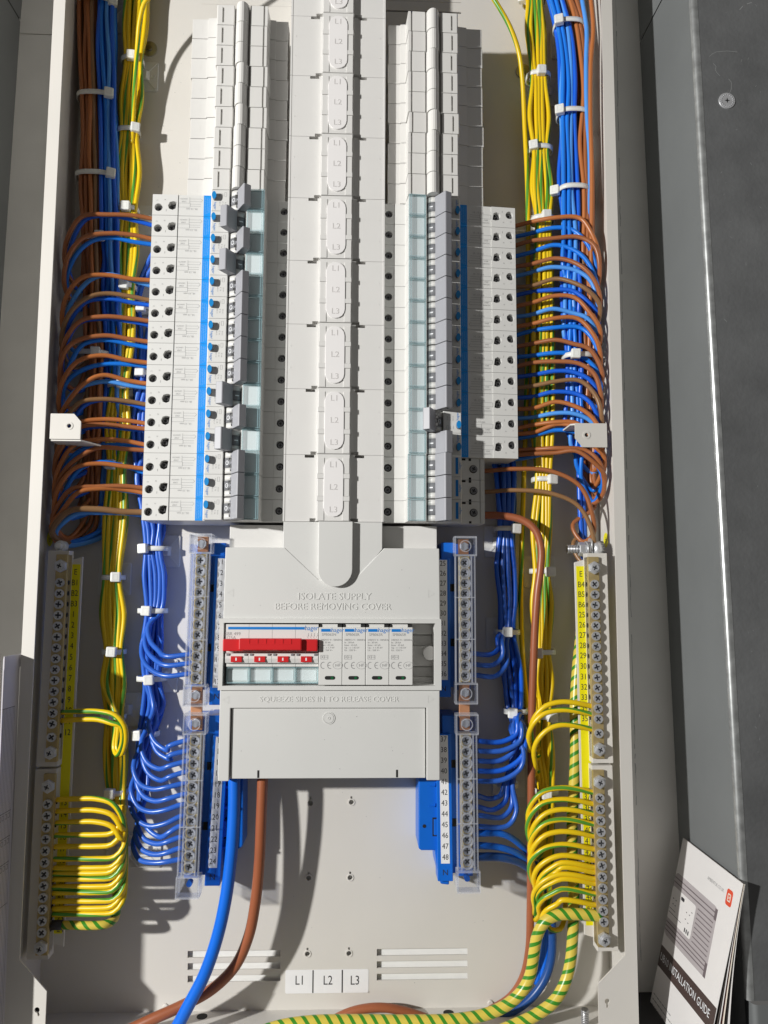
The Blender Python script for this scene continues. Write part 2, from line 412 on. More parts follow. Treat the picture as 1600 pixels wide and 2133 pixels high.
# ------------------------------------------------------------------ the enclosure
case = empty('board_enclosure', -20, 0, -640)
tag(case, 'open beige steel distribution board enclosure with all wiring inside', 'enclosure')
CO = (-20, 0, -640)
ZT, ZB = 300.0, -640.0
holes = []
def vent(px0, px1, py0, py1):
    a, c = at(px0, py0, 1), at(px1, py1, 1); return [(a[0], c[2]), (c[0], c[2]), (c[0], a[2]), (a[0], a[2])]
for y0, y1 in ((1978, 1990), (2003.5, 2015.5), (2029.5, 2041)): holes.append(vent(785, 974, y0-1, y1-1)); holes.append(vent(391, 584, y0+3, y1+3))
for y0, y1 in ((19, 25), (-4, 5), (-30, -18)): holes.append(vent(640, 961, y0, y1))
for y0, y1 in ((8, 14), (-16, -7)): holes.append(vent(420, 609, y0, y1))
KH = []
for px, py in ((647, 1673), (732, 1671), (643, 1829), (729.5, 1828), (640.5, 1987), (727, 1986)):
    x, _, z = at(px, py, 1); r = 2.0; KH.append((x, z))
    holes.append([(x+r*math.cos(t), z+r*math.sin(t)) for t in [math.radians(d) for d in (-250, -210, -170, -130, -90, -50, -10, 30, 70)]]+[(x+.75, z+4.6), (x-.75, z+4.6)])
zf = at(600, 2068, 1)[2]
MB().plate([(XL, zf), (XR, zf), (XR, ZT), (XL, ZT)], holes, -.4, 1.0).build('back_plate', M['enamel'], case, CO)
MB().box(XL, XR, -1.2, .2, ZB-4, zf-.3).build('lower_back_strip', M['enamel'], case, CO)
b = MB()
for x, z in KH: b.ring((x, z), 2.05, 2.9, .9, 1.5, 14)
tag(b.build('keyhole_rim', M['enamel'], case, CO), kind='stuff')
for x, z in KH: MB().box(x-5, x+5, -6, -5.5, z-7, z+7).build('keyhole_backing', M['dark'], case, CO)
MB().box(XL-1.4, XL, -3, HL-1.2, ZB-20, ZT).build('side_wall', M['enamel'], case, CO, .3)
MB().box(XR, XR+1.4, -3, HL-1.2, ZB-20, ZT).build('side_wall', M['enamel'], case, CO, .3)
MB().box(XL, XR, -3, HL+30, ZB-1.4, ZB).build('floor_panel', M['enamel'], case, CO)
for px in (420, 935):
    q = at(px, 2114, 10); x = q[0]
    MB().cyl((x, 8, ZB), 'z', 4.2, .25, 18).build('floor_hole', M['dark'], case, CO)
for px, y in ((345, 2098), (1022, 2090)):
    q = at(px, y, 1); MB().cyl((q[0], .1, q[2]), 'h', 2.6, 1.6, 14, 1.9).build('plate_stud', M['enamel'], case, CO)
def kh_hole(px, py, ang, h=HL, r=1.9):
    x, _, z = at(px, py, h); p = []
    for d in (-250, -210, -170, -130, -90, -50, -10, 30, 70): p.append((r*math.cos(math.radians(d)), r*math.sin(math.radians(d))))
    p += [(.7, 4.4), (-.7, 4.4)]
    c, s = math.cos(ang), math.sin(ang)
    return [(x+a*c-b_*s, z+a*s+b_*c) for a, b_ in p]
# left lip: narrow strip that widens to a corner gusset at the bottom; the right one mirrors it
lw_ = 8.0
def lipz(py, x):
    lo2, hi2 = -900., 400.
    return CZ
zg0 = at(42, 2000, HL)[2]; zg1 = at(97, 2065, HL)[2]; xg = at(97, 2065, HL)[0]
MB().plate([(XL-1.4, ZT), (XL-1.4, ZB-25), (xg, ZB-25), (xg, zg1), (XL+lw_, zg0), (XL+lw_, ZT)], [kh_hole(77, 2104, math.pi+.35)], HL-1.2, HL).build('front_lip', M['enamel'], case, CO)
zr0 = at(1301, 1990, HL)[2]; q = at(1246, 2050, HL)
MB().plate([(XR+1.4, ZT), (XR+1.4, ZB-25), (q[0], ZB-25), (q[0], q[2]), (XR-lw_+.5, zr0), (XR-lw_+.5, ZT)], [kh_hole(1265, 2086, math.pi)], HL-1.2, HL).build('front_lip', M['enamel'], case, CO)
a = at(77, 2104, 45); MB().box(a[0]-6, a[0]+6, 45, 46, a[2]-8, a[2]+8).build('gusset_backing', M['dark'], case, CO)
# lid brackets welded to the side walls
def bracket(x0, x1, z0, z1, h, cut, hole, side):
    t = [(x0, z0), (x1, z0), (x1, z1), (x0, z1)]
    if side < 0: pts = [(x0, z0), (x1, z0), (x1, z1-cut), (x1-cut*.9, z1), (x0, z1)]
    else: pts = [(x0+cut, z0), (x1, z0), (x1, z1), (x0, z1), (x0, z0+cut*1.2)]
    bo = MB().plate(pts, [[(hole[0]+1.7*math.cos(i*.6283), hole[1]+1.7*math.sin(i*.6283)) for i in range(10)]], h-1.5, h).build('lid_bracket', M['enamel'], case, CO, .2)
    b = MB().ring(hole, 1.7, 3.1, h, h+.35, 16)
    b.build('hole_rim', M['enamel'], bo)
    b = MB()
    if side < 0: b.prism([(x0, h-1.6), (x0, h-25), (x1+9, h-25), (x1, h-1.6)], z0-1.3, z0-.05)
    else: b.prism([(x0-3, h-3), (x0-3, h-25), (x1, h-25), (x1, h-1.6), (x0, h-1.6)], z1-1.3, z1-.05)
    b.build('bracket_return', M['enamel'], bo)
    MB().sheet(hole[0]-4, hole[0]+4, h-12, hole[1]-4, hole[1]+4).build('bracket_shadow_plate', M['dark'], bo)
a, c = at(103, 914, 60), at(169, 862, 60); hq = at(144, 887, 60); bracket(a[0], c[0], a[2], c[2], 60, 6, (hq[0], hq[2]), -1)
a, c = at(1199, 931, 60), at(1264, 882, 60); hq = at(1222, 906, 60); bracket(a[0], c[0], a[2], c[2], 60, 6, (hq[0], hq[2]), 1)
# round plugs and bolts on the back plate
for px, py, r, hm, lab in ((312, 103, 7, 'disc', 'round plated fixing washer beside the upper earth wires of the left loom'), (1090, 150, 7, 'disc', 'round plated fixing washer behind the earth loom near the top right'),
                   (240, 1855, 8.5, 'enamel', 'pale round blanking plug near the lower left earth wires')):
    q = at(px, py, 1); t = empty('fixing_washer', q[0], 1, q[2]); tag(t, lab, 'washer')
    MB().cyl((0, 0, 0), 'h', r, 1.4, 24).build('disc', M[hm], t, bevel=.3)
    MB().cyl((0, 1.4, 0), 'h', r*.35, 1.2, 14).build('screw_head', M['darksteel' if hm == 'disc' else hm], t)
# ------------------------------------------------------------------ modular devices
X0, PITCH_, ZR0 = -19.1, 17.7, 4.6
HZ = 8.72
SCREW = None
def screw_mesh(r=3.6, name='screw'):
    "pan head with a real cross slot, local origin at its seat"
    b = MB().cyl((0, 0, 0), 'h', r*.96, .9, 16)
    g = r*.20
    for sx in (-1, 1):
        for sz in (-1, 1):
            pts = [(sx*g, sz*r*.5), (sx*r*.42, sz*r*.42), (sx*r*.5, sz*g), (sx*r*.72, sz*g*.6), (sx*r*.72, 0)]
            pts = [(sx*g, sz*g), (sx*r*.66, sz*g), (sx*r*.66, 0), (sx*r, 0)]+[(sx*r*math.cos(t), sz*r*math.sin(t)) for t in (.4, .785, 1.17)]+[(0, sz*r), (0, sz*r*.66), (sx*g, sz*r*.66)]
            b.poly(pts, .9, 2.1)
    return b
_sc = {}
def screw(parent, x, h, z, r=3.6, m='steel', name='screw', rot=0., tilt=0.):
    k = (round(r, 2), m)
    if k not in _sc:
        o = screw_mesh(r).build(name, M[m], parent, (0, 0, 0)); _sc[k] = o.data
        o.data.materials.append(M['slot'])
        for p in o.data.polygons:
            if p.normal.y < -.9 and abs(p.center.y+.9*S) < .05*S: p.material_index = 1
    else:
        o = bpy.data.objects.new(name, _sc[k]); COL.objects.link(o); o.parent = parent
    o.location = (x*S, -h*S, z*S); o.rotation_euler = (tilt, rot, jit(.05))
    return o
def nose_profile(outer):
    inner = [(39.6, 2), (39.6, 36), (48.2, 36), (48.2, 45.2), (56.6, 45.8), (57.4, 61), (71.8, 61), (72.2, 60.4), (72.2, 54), (85.2, 54), (85.2, 60.6), (85.6, 61), (99.2, 61), (99.8, 60.2)]
    return inner+outer
def half_barrel(c_u, c_h, r, w, a0=0., a1=math.pi, n=10):
    return [(c_u+r*math.cos(a0+(a1-a0)*i/n), c_h+r*math.sin(a0+(a1-a0)*i/n)) for i in range(n+1)]
BU, BH, BR = 78.7, 55.5, 8.0

def dolly_parts(t, on, white='plast'):
    r = empty('x'); bpy.data.objects.remove(r)
    b = MB()
    for z0, z1 in ((-HZ+.4, -3.9), (3.9, HZ-.4)): b.prism(half_barrel(0, 0, BR-1.5, 0), z0, z1, True)
    o = b.build('barrel', M[white], t); o.location = (BU*S, -BH*S, 0)
    b = MB().prism(half_barrel(0, 0, BR-1.2, 0), -3.85, 3.85, True)
    o = b.build('barrel_window', M['window'], t); o.location = (BU*S, -BH*S, 0)
    s = 1 if on else -1
    a = -s*.48; cx, ch = (BR-1.15)*math.sin(a), (BR-1.15)*math.cos(a)
    b = MB()
    if on: v, f = text_geo('I'); 
    # the mark sits on the side of the barrel the dolly leaves free
    body = '-' if on else 'O'
    if on:
        b.add([(cx-1.5, ch+.12-.6*s*-1*0, -.45), (cx+1.5, ch+.12, -.45), (cx+1.5, ch+.12, .45), (cx-1.5, ch+.12, .45)], [(0, 1, 2, 3)])
    else:
        n = 18
        ri, ro = 1.3, 1.75
        P = [(ro*math.cos(2*math.pi*i/n)*.8, 0, ro*math.sin(2*math.pi*i/n)) for i in range(n)]+[(ri*math.cos(2*math.pi*i/n)*.8, 0, ri*math.sin(2*math.pi*i/n)) for i in range(n)]
        b.add([(cx+p[0], ch+.15+.0*p[0], p[2]) for p in P], [(i, (i+1) % n, n+(i+1) % n, n+i) for i in range(n)])
    # tilt the mark to lie on the barrel
    pv = []
    for x, h, z in b.v:
        dx, dh = x-cx, h-ch; pv.append((cx+dx*math.cos(a)+dh*math.sin(a), ch-dx*math.sin(a)+dh*math.cos(a), z))
    b.v = pv
    o = b.build('state_mark', M['print_white'], t); o.location = (BU*S, -BH*S, 0)
    if not on:
        b = MB()
        for z0, z1, u, a_ in ((-6.6, -4.4, -.4, .3), (-4.0, -1.2, .7, .9), (-1.0, 1.6, -.2, .2), (1.9, 4.2, .8, .7), (4.4, 6.8, -.1, .4)):
            b.add([(u-1.1, 6.7+a_, z0), (u+.9, 7.5+a_*.6, z0+.3), (u+1.1, 7.0, z1-.2), (u-.8, 7.4, z1)], [(0, 1, 2, 3)])
        o = b.build('spring_clip', M['chrome'], t); o.location = (BU*S, -BH*S, 0); tag(o, kind='stuff')
    b = MB().prism([(-3.3, 5.2), (-3.3, 17.6), (-2.7, 18.3), (2.7, 18.9), (3.3, 18.2), (3.3, 5.2)], -HZ+.12, HZ-.12)
    o = b.build('dolly', M['dolly'], t, bevel=.35); o.location = (BU*S, -BH*S, 0); o.rotation_euler = (0, 0, s*.52)
    if not on or True:
        MB().box(-1.5, 1.5, 14.6, 16.8, -HZ-.02+.1, -HZ+.15).build('dolly_hole', M['dark'], o)

def label_window(t):
    MB().box(58.2, 70.0, 61.05, 61.25, -7.6, 7.6).build('label_card', M['white'], t)
    b = MB().box(57.2, 70.6, 63.5, 64.1, -8.3, 8.3)
    wd = b.build('label_window', M['teal'], t)
    b = MB().box(57.0, 57.9, 61.1, 64.3, -8.4, 8.4).box(58.6, 59.2, 63.9, 64.4, -8.4, 8.4)
    b.box(57.9, 70.8, 61.1, 64.3, -8.5, -7.75).box(57.9, 70.8, 61.1, 64.3, 7.75, 8.5).box(70.2, 70.8, 61.1, 64.2, -7.7, 7.7)
    b.build('window_rim', M['tealedge'] if False else M['tealrim'], wd)
M['tealrim'] = mat_rim('teal_rim', (.50, .74, .80), .28)

def terminal_inner(t, hole=3.1):
    MB().plate([(39.6, -HZ), (48.1, -HZ), (48.1, HZ), (39.6, HZ)], [circ(43.2, 0, hole, 18)], 36.2, 44.6).build('inner_terminal', M['plast'], t)
    MB().cyl((43.2, 36.1, 0), 'h', hole*.985, 4.6, 18).build('terminal_well_shade', M['black'], t)  # black plug paints the shade deep inside the terminal hole
    screw(t, 43.2, 40.7, 0, 2.1, 'darksteel', 'terminal_screw', random.random())
def body(t, outer, m='plast'):
    return MB().prism(nose_profile(outer), -HZ, HZ).build('housing', M[m], t)

def make_rcbo(on):
    t = empty('residual_current_breaker')
    body(t, [(99.8, 51.6), (100.4, 51.4), (128.1, 51.4), (128.4, 51.2), (128.4, 38), (148.0, 38), (148.0, 24), (139, 9), (139, 2)])
    MB().plate([(128.35, -HZ), (148.7, -HZ), (148.7, HZ), (128.35, HZ)], [circ(143.8, 2.2, 3.25, 20), [(129.4, -2.6), (132, -3.2), (135, -2.4), (136.3, .6), (135.4, 3.2), (132.6, 4.2), (130.2, 3.0)]], 38.2, 52.0).build('outer_terminal', M['plast'], t)
    MB().cyl((143.8, 38.1, 2.2), 'h', 3.2, 8.4, 20).build('terminal_well_shade', M['black'], t)  # solid black fill, standing in for shade in the outer holes
    MB().poly([(129.5, -2.5), (132, -3.1), (135, -2.3), (136.2, .6), (135.3, 3.1), (132.6, 4.1), (130.3, 2.9)], 38.1, 46.5).build('terminal_well_shade', M['black'], t)
    screw(t, 143.8, 46.5, 2.2, 2.3, 'darksteel', 'terminal_screw', .7)
    screw(t, 133.6, 46.5, .2, 2.0, 'darksteel', 'terminal_screw', .3)
    terminal_inner(t)
    dolly_parts(t, on)
    label_window(t)
    el = [(96.9+1.75*math.cos(2*math.pi*i/18), -2.6+3.1*math.sin(2*math.pi*i/18)) for i in range(18)]
    MB().poly(el, 60, 63.6, True).build('button_stem', M['window'], t)
    MB().poly(el, 63.6, 65.0, True).build('test_button', M['button'], t)
    MB().box(101.9, 107.6, 51.4, 51.55, -HZ-.05, HZ+.05).build('blue_label', M['bluelab'], t)
    b = MB()
    for i, s_ in enumerate(('Insulation Resistance', 'Test can be carried out', 'with all loads connected')):
        b.text(s_, 1.5, 103.2+1.5*i, 51.62, 0, math.pi/2, .98)
    b.build('label_print', M['labelprint'], t)
    # strip-length diagram and other moulded print
    b = MB(); h = 51.5
    b.text('10...13 mm', 2.1, 117, h, 2.9, 0, 1.0).rect(118.6, -2.0, 128.0, 1.4, h, .22).line(110, .6, 118.6, .6, h, .2).line(110, -1.2, 118.6, -1.2, h, .2)
    b.line(110.2, -3.4, 119, -3.4, h, .2).line(110.2, -5.6, 119, -5.6, h, .2).line(110.2, -2.9, 108.6, -4.5, h, .2).line(108.6, -4.5, 110.2, -6.1, h, .2)
    b.line(119, -2, 119, -7, h, .2).text('STRIP', 1.45, 123.6, h, -3.4, 0, 1.05).text('LENGTH', 1.45, 123.6, h, -5.6, 0, 1.05)
    h = 52.1
    b.text('N', 1.5, 138.6, h, -4.4).text('L1', 1.5, 145, h, -3.6).line(137.6, 5.6, 137.6, 3.8, h, .3)
    h = 61.08
    b.text('AD110', 1.3, 92.9, h, 2.8, math.pi/2).text('C 16', 1.7, 90.6, h, 2.6, math.pi/2).text('30 mA', 1.3, 88.4, h, 3.0, math.pi/2)
    b.text('230V~', 1.1, 93.2, h, -4.2, math.pi/2).text('6000', 1.2, 90.8, h, -4.6, math.pi/2).rect(87.6, -6.6, 89.2, -3.2, h, .18)
    b.build('moulded_print', M['print_grey'], t)
    MB().text('hager', 2.9, 96.6, 61.08, 4.6, math.pi/2).build('maker_mark', M['print_blue'], t)
    return t
def make_mcb():
    t = empty('miniature_breaker')
    body(t, [(99.8, 45), (117.4, 45), (117.4, 43.6), (118.2, 43.6), (118.2, 45), (121.6, 45), (121.6, 22), (116, 8), (116, 2)])
    terminal_inner(t, 3.3)
    dolly_parts(t, True); label_window(t)
    MB().ring((112.4, 0), 3.3, 3.7, 45.0, 45.2, 20).build('terminal_rim', M['plast'], t)
    MB().cyl((112.4, 45.05, 0), 'h', 3.35, .1, 20).build('terminal_well_shade', M['dark'], t)  # dark disc painted for the shade inside the hole
    screw(t, 112.4, 45.1, 0, 2.7, 'darksteel', 'terminal_screw', .5)
    MB().box(95.0, 97.2, 61.0, 61.1, -6.5, 6.5).build('teal_stripe', M['print_blue'], t)
    MB().text('hager', 2.6, 98.3, 61.1, 0, math.pi/2).build('maker_mark', M['print_blue'], t)
    MB().text('NCN132A', 1.4, 92, 61.08, 0, math.pi/2).text('C 32', 1.8, 89.4, 61.08, 0, math.pi/2).build('moulded_print', M['print_grey'], t)
    b = MB().box(103, 106, 45, 45.1, 7.0, 8.6).box(108.6, 110.6, 45, 45.1, 6.6, 8.66).box(108.6, 110.6, 45, 45.1, -8.66, -6.8)
    b.build('side_notch', M['dark'], t)
    return t
def make_blank():
    t = empty('blanking_plate')
    pr = [(42.5, 30), (42.5, 44), (52.6, 44), (52.6, 45.2), (57.2, 45.6), (57.9, 61), (60.0, 61), (60.0, 58.6), (61.3, 58.6), (61.3, 61), (71.6, 61), (72.2, 60.2), (72.2, 56.4), (73.6, 56.4)]
    pr += [(78.3+5.4*math.cos(a), 58.0+8.2*math.sin(a)) for a in [math.pi*(1-i/10) for i in range(11)]][::1]
    pr += [(84.9, 56.4), (84.9, 60.2), (85.5, 61), (93.4, 61), (93.4, 58.4), (94.9, 58.4), (94.9, 61), (98.4, 61), (99.3, 60.2), (100.2, 46.4), (109.2, 45.4), (109.4, 44), (122.4, 44), (122.8, 43.4), (122.8, 30)]
    MB().prism(pr, -HZ+.1, HZ-.1).build('face', M['blank'], t)
    b = MB()
    for z0, z1 in ((-HZ+.12, -6.6), (6.6, HZ-.12)): b.box(93.3, 95.0, 58.3, 60.95, z0, z1)
    b.build('slot_end', M['blank'], t)
    MB().box(122.8, 126.5, 14, 18, -5.5, 3).build('side_clip', M['blank'], t)
    b = MB().line(114.6, -3.2, 114.6, 3.2, 44.06, .18)
    b.line(45, 3, 46.6, 0, 44.06, .2).line(46.6, 0, 45, -3, 44.06, .2).build('moulded_arrow', M['cover'], t)
    return t
RCBO = {True: make_rcbo(True), False: make_rcbo(False)}
MCB = make_mcb(); BLANK = make_blank()
_first = {}
def place(proto, side, k, tilt=0., dx=0.):
    key = proto.name
    t = proto if key not in _first else copy_tree(proto)
    _first[key] = 1
    z = ZR0-PITCH_*k
    if side < 0:
        t.rotation_euler = (0, math.pi, 0); t.location = ((X0+dx)*S, 0, z*S)
    else:
        t.rotation_euler = (0, 0, tilt)
        p = Vector((39.6*S, -45*S, 0)); R = Matrix.Rotation(tilt, 3, 'Z')
        l = Vector(((X0+39.6+dx)*S, -45*S, z*S)) - R @ p
        t.location = l
    return t
ON_L = {1, 3, 9, 11}
for k in range(15):
    on = k in ON_L
    t = place(RCBO[on], -1, k)
    tag(t, 'white breaker, %s from the top of the left bank, %s' % (ORD[k], 'its grey dolly thrown outward' if on else 'its grey dolly leaning inward'), 'breaker', 'breakers in the left bank')
for k in range(12):
    on = k != 10
    t = place(RCBO[on], 1, k, .095)
    tag(t, 'white breaker, %s from the top of the right bank, %s' % (ORD[k], 'its grey dolly lined up' if on else 'its dolly flipped back alone'), 'breaker', 'long breakers in the right bank')
for k in range(12, 15):
    t = place(MCB, 1, k, .05)
    tag(t, 'short white breaker, %s of three at the bottom of the right bank' % ['topmost', 'middle', 'lowest'][k-12], 'breaker', 'short breakers under the right bank')
for k in range(1, 10):
    t = place(BLANK, -1, -k, 0, jit(.8))
    tag(t, 'plain white blanking plate, %s above the left breakers' % ORD[k-1], 'blanking plate', 'blanking plates above the left bank')
    t = place(BLANK, 1, -k, .03, jit(.6))
    tag(t, 'plain white blanking plate, %s above the right breakers' % ORD[k-1], 'blanking plate', 'blanking plates above the right bank')

# ------------------------------------------------------------------ pan assembly base behind the devices, busbar cover
pan = empty('pan_assembly_base', X0, 0, -255); tag(pan, 'pale plastic base tray behind the breakers and above the main cover', 'base tray')
PO = (X0, 0, -255)
MB().box(X0-38, X0+38, 2, 40, -250, 230).build('spine', M['cover'], pan, PO)
MB().box(X0-125, X0+115, 2, 5, -250, 180).build('tray', M['cover'], pan, PO)
a, c = at(478, 1140, 38), at(910, 1093, 38)
MB().box(a[0], c[0], 2, 38, a[2]-12, -254).build('front_block', M['cover'], pan, PO, .4)
cov = empty('busbar_cover', X0, 45, -250); tag(cov, 'long pale plastic busbar cover with raised L1 L2 L3 pills between the breaker banks', 'cover')
CVO = (X0, 45, -250)
ZS0 = 13.45; SEG = 3*PITCH_
HP, HRB, HC = 51.0, 56.3, 53.0
proto_seg = None
def make_seg(j, zt, zbt, full=True):
    z1, z0 = zt, zbt; x = X0
    def L(sx):
        return [(x+sx*14.2, z1-2.6), (x+sx*19.6, z1-2.6), (x+sx*19.6, z1-.02), (x+sx*23.6, z1-.02), (x+sx*23.6, z1+.02)]
    nx = [(x-38.6, z0+.12), (x-18.5, z0+.12), (x-18.5, z0+2.6), (x-12.9, z0+2.6), (x-12.9, z0+.12), (x+12.9, z0+.12), (x+12.9, z0+2.6), (x+19.5, z0+2.6), (x+19.5, z0+.12), (x+38.6, z0+.12), (x+38.6, z1-.12),
          (x+24.0, z1-.12), (x+24.0, z1-2.4), (x+16.5, z1-2.4), (x+16.5, z1-.12), (x-15.5, z1-.12), (x-15.5, z1-2.4), (x-23.0, z1-2.4), (x-23.0, z1-.12), (x-38.6, z1-.12)]
    seg = MB().plate(nx, [], 41, HP).build('cover_segment', M['cover'], cov, CVO, .15)
    MB().box(x-20, x-12.6, 42, 47.5, z0+.5, z0+3).build('notch_floor', M['cover'], cov, CVO)
    MB().box(x+12.6, x+21, 42, 46, z0+.5, z0+3).build('notch_floor', M['cover'], cov, CVO)
    b = MB()
    for sx in (-1, 1):
        b.box(x+sx*38.6-(.5 if sx > 0 else .9), x+sx*38.6+(.9 if sx > 0 else .5), 41, HP+.35, z0+.15, z1-.15)
        b.box(x+sx*15.0-3.4, x+sx*15.0+3.4, 44, HP-.8, z1-6.0, z1-2.6) if False else None
    for i in (1, 2):
        zz = z0+i*PITCH_
        b.line(x-35.5, zz-.35, x-16, zz+.35, HP+.06, .22).line(x+16, zz+.5, x+35, zz-.5, HP+.06, .2)
        b.cyl((x-35.5, HP, zz-.3), 'h', .55, .25, 8).cyl((x+35, HP, zz-.4), 'h', .55, .25, 8)
    tag(b.build('seam_line', M['cover'], seg), kind='stuff')
    # raised rib with side notches at each phase
    rb = MB().box(x-12.6, x+12.6, HP, HRB-.5, z0+.25, z1-.25)
    zz = [z0+.6, z0+PITCH_-2.1, z0+PITCH_+2.0, z0+2*PITCH_-2.1, z0+2*PITCH_+2.0, z1-3.2]
    for sx in (-1, 1):
        for i in (0, 2, 4): rb.box(x+sx*12.4, x+sx*7.2, HRB-.6, HRB, zz[i], zz[i+1])
        rb.box(x+sx*12.5, x+sx*13.5, HP, HRB-1.6, z0+.3, z0+PITCH_*3-4)
    rib = rb.build('rib', M['cover'], cov, CVO, .18)
    zc_ = (z0+z1)/2
    pl = MB().poly(stadium(x+.2, zc_, 7.6, 15.6), HRB-1.2, HRB+.75, True).build('pill', M['pill'], cov, CVO, .22)
    for sx in (-1, 1):
        for i in (1, 2): MB().box(x+.1+sx*5.7, x+sx*12.7, HRB-.6, HRB+.55, z0+i*PITCH_-1.9, z0+i*PITCH_+1.8).build('locking_tab', M['cover'], cov, CVO, .12)
    b = MB()
    for i, tx in enumerate(('L1', 'L2', 'L3')): b.text(tx, 6.6, x+.2, HRB+.75, zc_+PITCH_*(1-i), 0, 1.05, .16)
    b.build('raised_lettering', M['lettering'], pl)
M['lettering'] = mat('pill_lettering', (.62, .60, .59), .45)
for j in range(-4, 5):
    zt = ZS0-SEG*j
    if zt-SEG < -255: break
    make_seg(j, zt, zt-SEG)
zend = ZS0-SEG*5
# tail of the cover: trapezoid end plate with a rounded tongue over the main cover
p1 = at(593, 1140, HP); p2 = at(663, 1209, HP); p3 = at(738, 1209, HP); p4 = at(800, 1140, HP)
MB().poly([(X0-38.6, zend-.3), (X0-38.6, p1[2]-1.5), (p2[0], p2[2]-2.5), (p3[0], p3[2]-2.5), (X0+38.6, p4[2]-1.5), (X0+38.6, zend-.3)], 41, HC-.55).build('end_plate', M['lower'], cov, CVO, .3)
zt2 = at(695, 1222, 57)[2]
tg = [(X0-13.2+2.2, zend-.3), (X0-13.2+2.2, zt2+14.5)]+[(X0+2.2-13.2*math.cos(t), zt2+13.2-13.2*math.sin(t)) for t in [math.pi*i/14 for i in range(15)]]+[(X0+13.2+2.2, zend-.3)]
MB().poly(tg, HP-6, HRB+1.2, False).build('tongue', M['lower'], cov, CVO, .35)

# ------------------------------------------------------------------ main cover with its window
mc = empty('main_cover', -20, 0, -447); MO = (-20, 0, -447)
tag(mc, 'light grey main cover reading ISOLATE SUPPLY BEFORE REMOVING COVER below the busbars', 'cover')
(xl0, _, zt0), xr0 = at(470, 1140, HC), at(915, 1140, HC)[0]
zm1 = at(690, 1289, HC)[2]; zm2 = at(690, 1437, HC)[2]; zbm = at(690, 1623, HC)[2]
w0 = at(467, 1297, HC); w1 = at(906, 1428, HC)
a1, a2, a3, a4 = at(593, 1139, HC), at(664, 1208, HC), at(737, 1208, HC), at(800, 1139, HC)
zp0 = at(690, 1475, HC)[2]; xp0, xp1 = at(479, 1550, HC)[0], at(888, 1550, HC)[0]
up = MB().poly([(xl0, zt0), (a1[0], zt0), (a2[0], a2[2]), (a3[0], a3[2]), (a4[0], zt0), (xr0, zt0), (xr0+.5, zm1-.2), (xl0-.5, zm1-.2)], 30, HC)
up.build('upper_panel', M['lower'], mc, MO, .5)
MB().plate([(xl0-3, zm2), (xr0+1.2, zm2), (xr0+1.2, zm1), (xl0-3, zm1)], [[(w0[0], w1[2]), (w1[0], w1[2]), (w1[0], w0[2]), (w0[0], w0[2])]], 26, HC+2.2).build('window_frame', M['lower'], mc, MO, .6)
lp = MB().poly([(xl0-1.6, zm2+.3), (xl0-1.6, zbm-1.2), (xp0-.3, zbm-1.2), (xp0-.3, zp0), (xp1+.3, zp0), (xp1+.3, zbm-1.2), (xr0, zbm-1.2), (xr0, zm2+.3)], 30, HC)
lp.build('lower_frame', M['lower'], mc, MO, .5)
dr = MB().box(xp0+.5, xp1-.5, 30, HC-2.2, zbm, zp0-.5).build('terminal_flap', M['lower'], mc, MO, .5)
c = at(685, 1497, HC)
MB().ring((c[0], c[2]), 3.9, 4.7, HC-2.2, HC-1.8, 24).cyl((c[0], HC-2.2, c[2]), 'h', 3.9, .5, 24, 3.6).ring((c[0], c[2]), .7, 1.1, HC-1.75, HC-1.4, 10).build('screw_boss', M['lower'], dr)
for px in (538, 827):
    q = at(px, 1613, HC-2.2); MB().box(q[0]-.75, q[0]+.75, HC-2.25, HC-2.05, zbm+.6, zbm+6.2).build('flap_slit', M['dark'], dr)
b = MB()
q = at(697, 1243, HC); b.text('ISOLATE SUPPLY', 7.6, q[0], HC, q[2], 0, 1.02, .34)
q = at(694, 1264, HC); b.text('BEFORE REMOVING COVER', 7.3, q[0], HC, q[2], 0, 1.0, .34)
q = at(686, 1457, HC); b.text('SQUEEZE SIDES IN TO RELEASE COVER', 5.9, q[0], HC, q[2], 0, 1.04, .3)
for px, py, s in ((481, 1235, -1), (898, 1237, 1), (471, 1458, -1), (897, 1456, 1)):
    q = at(px, py, HC); x, z = q[0], q[2]
    T = [(x-s*2, z+2.6), (x-s*2, z-2.6), (x+s*2.6, z)]
    for i in range(3):
        (x0_, z0_), (x1_, z1_) = T[i], T[(i+1) % 3]
        b.line(x0_, z0_, x1_, z1_, HC+.12, .35)
tag(b.build('raised_lettering', M['lower'], mc, MO), kind='stuff')
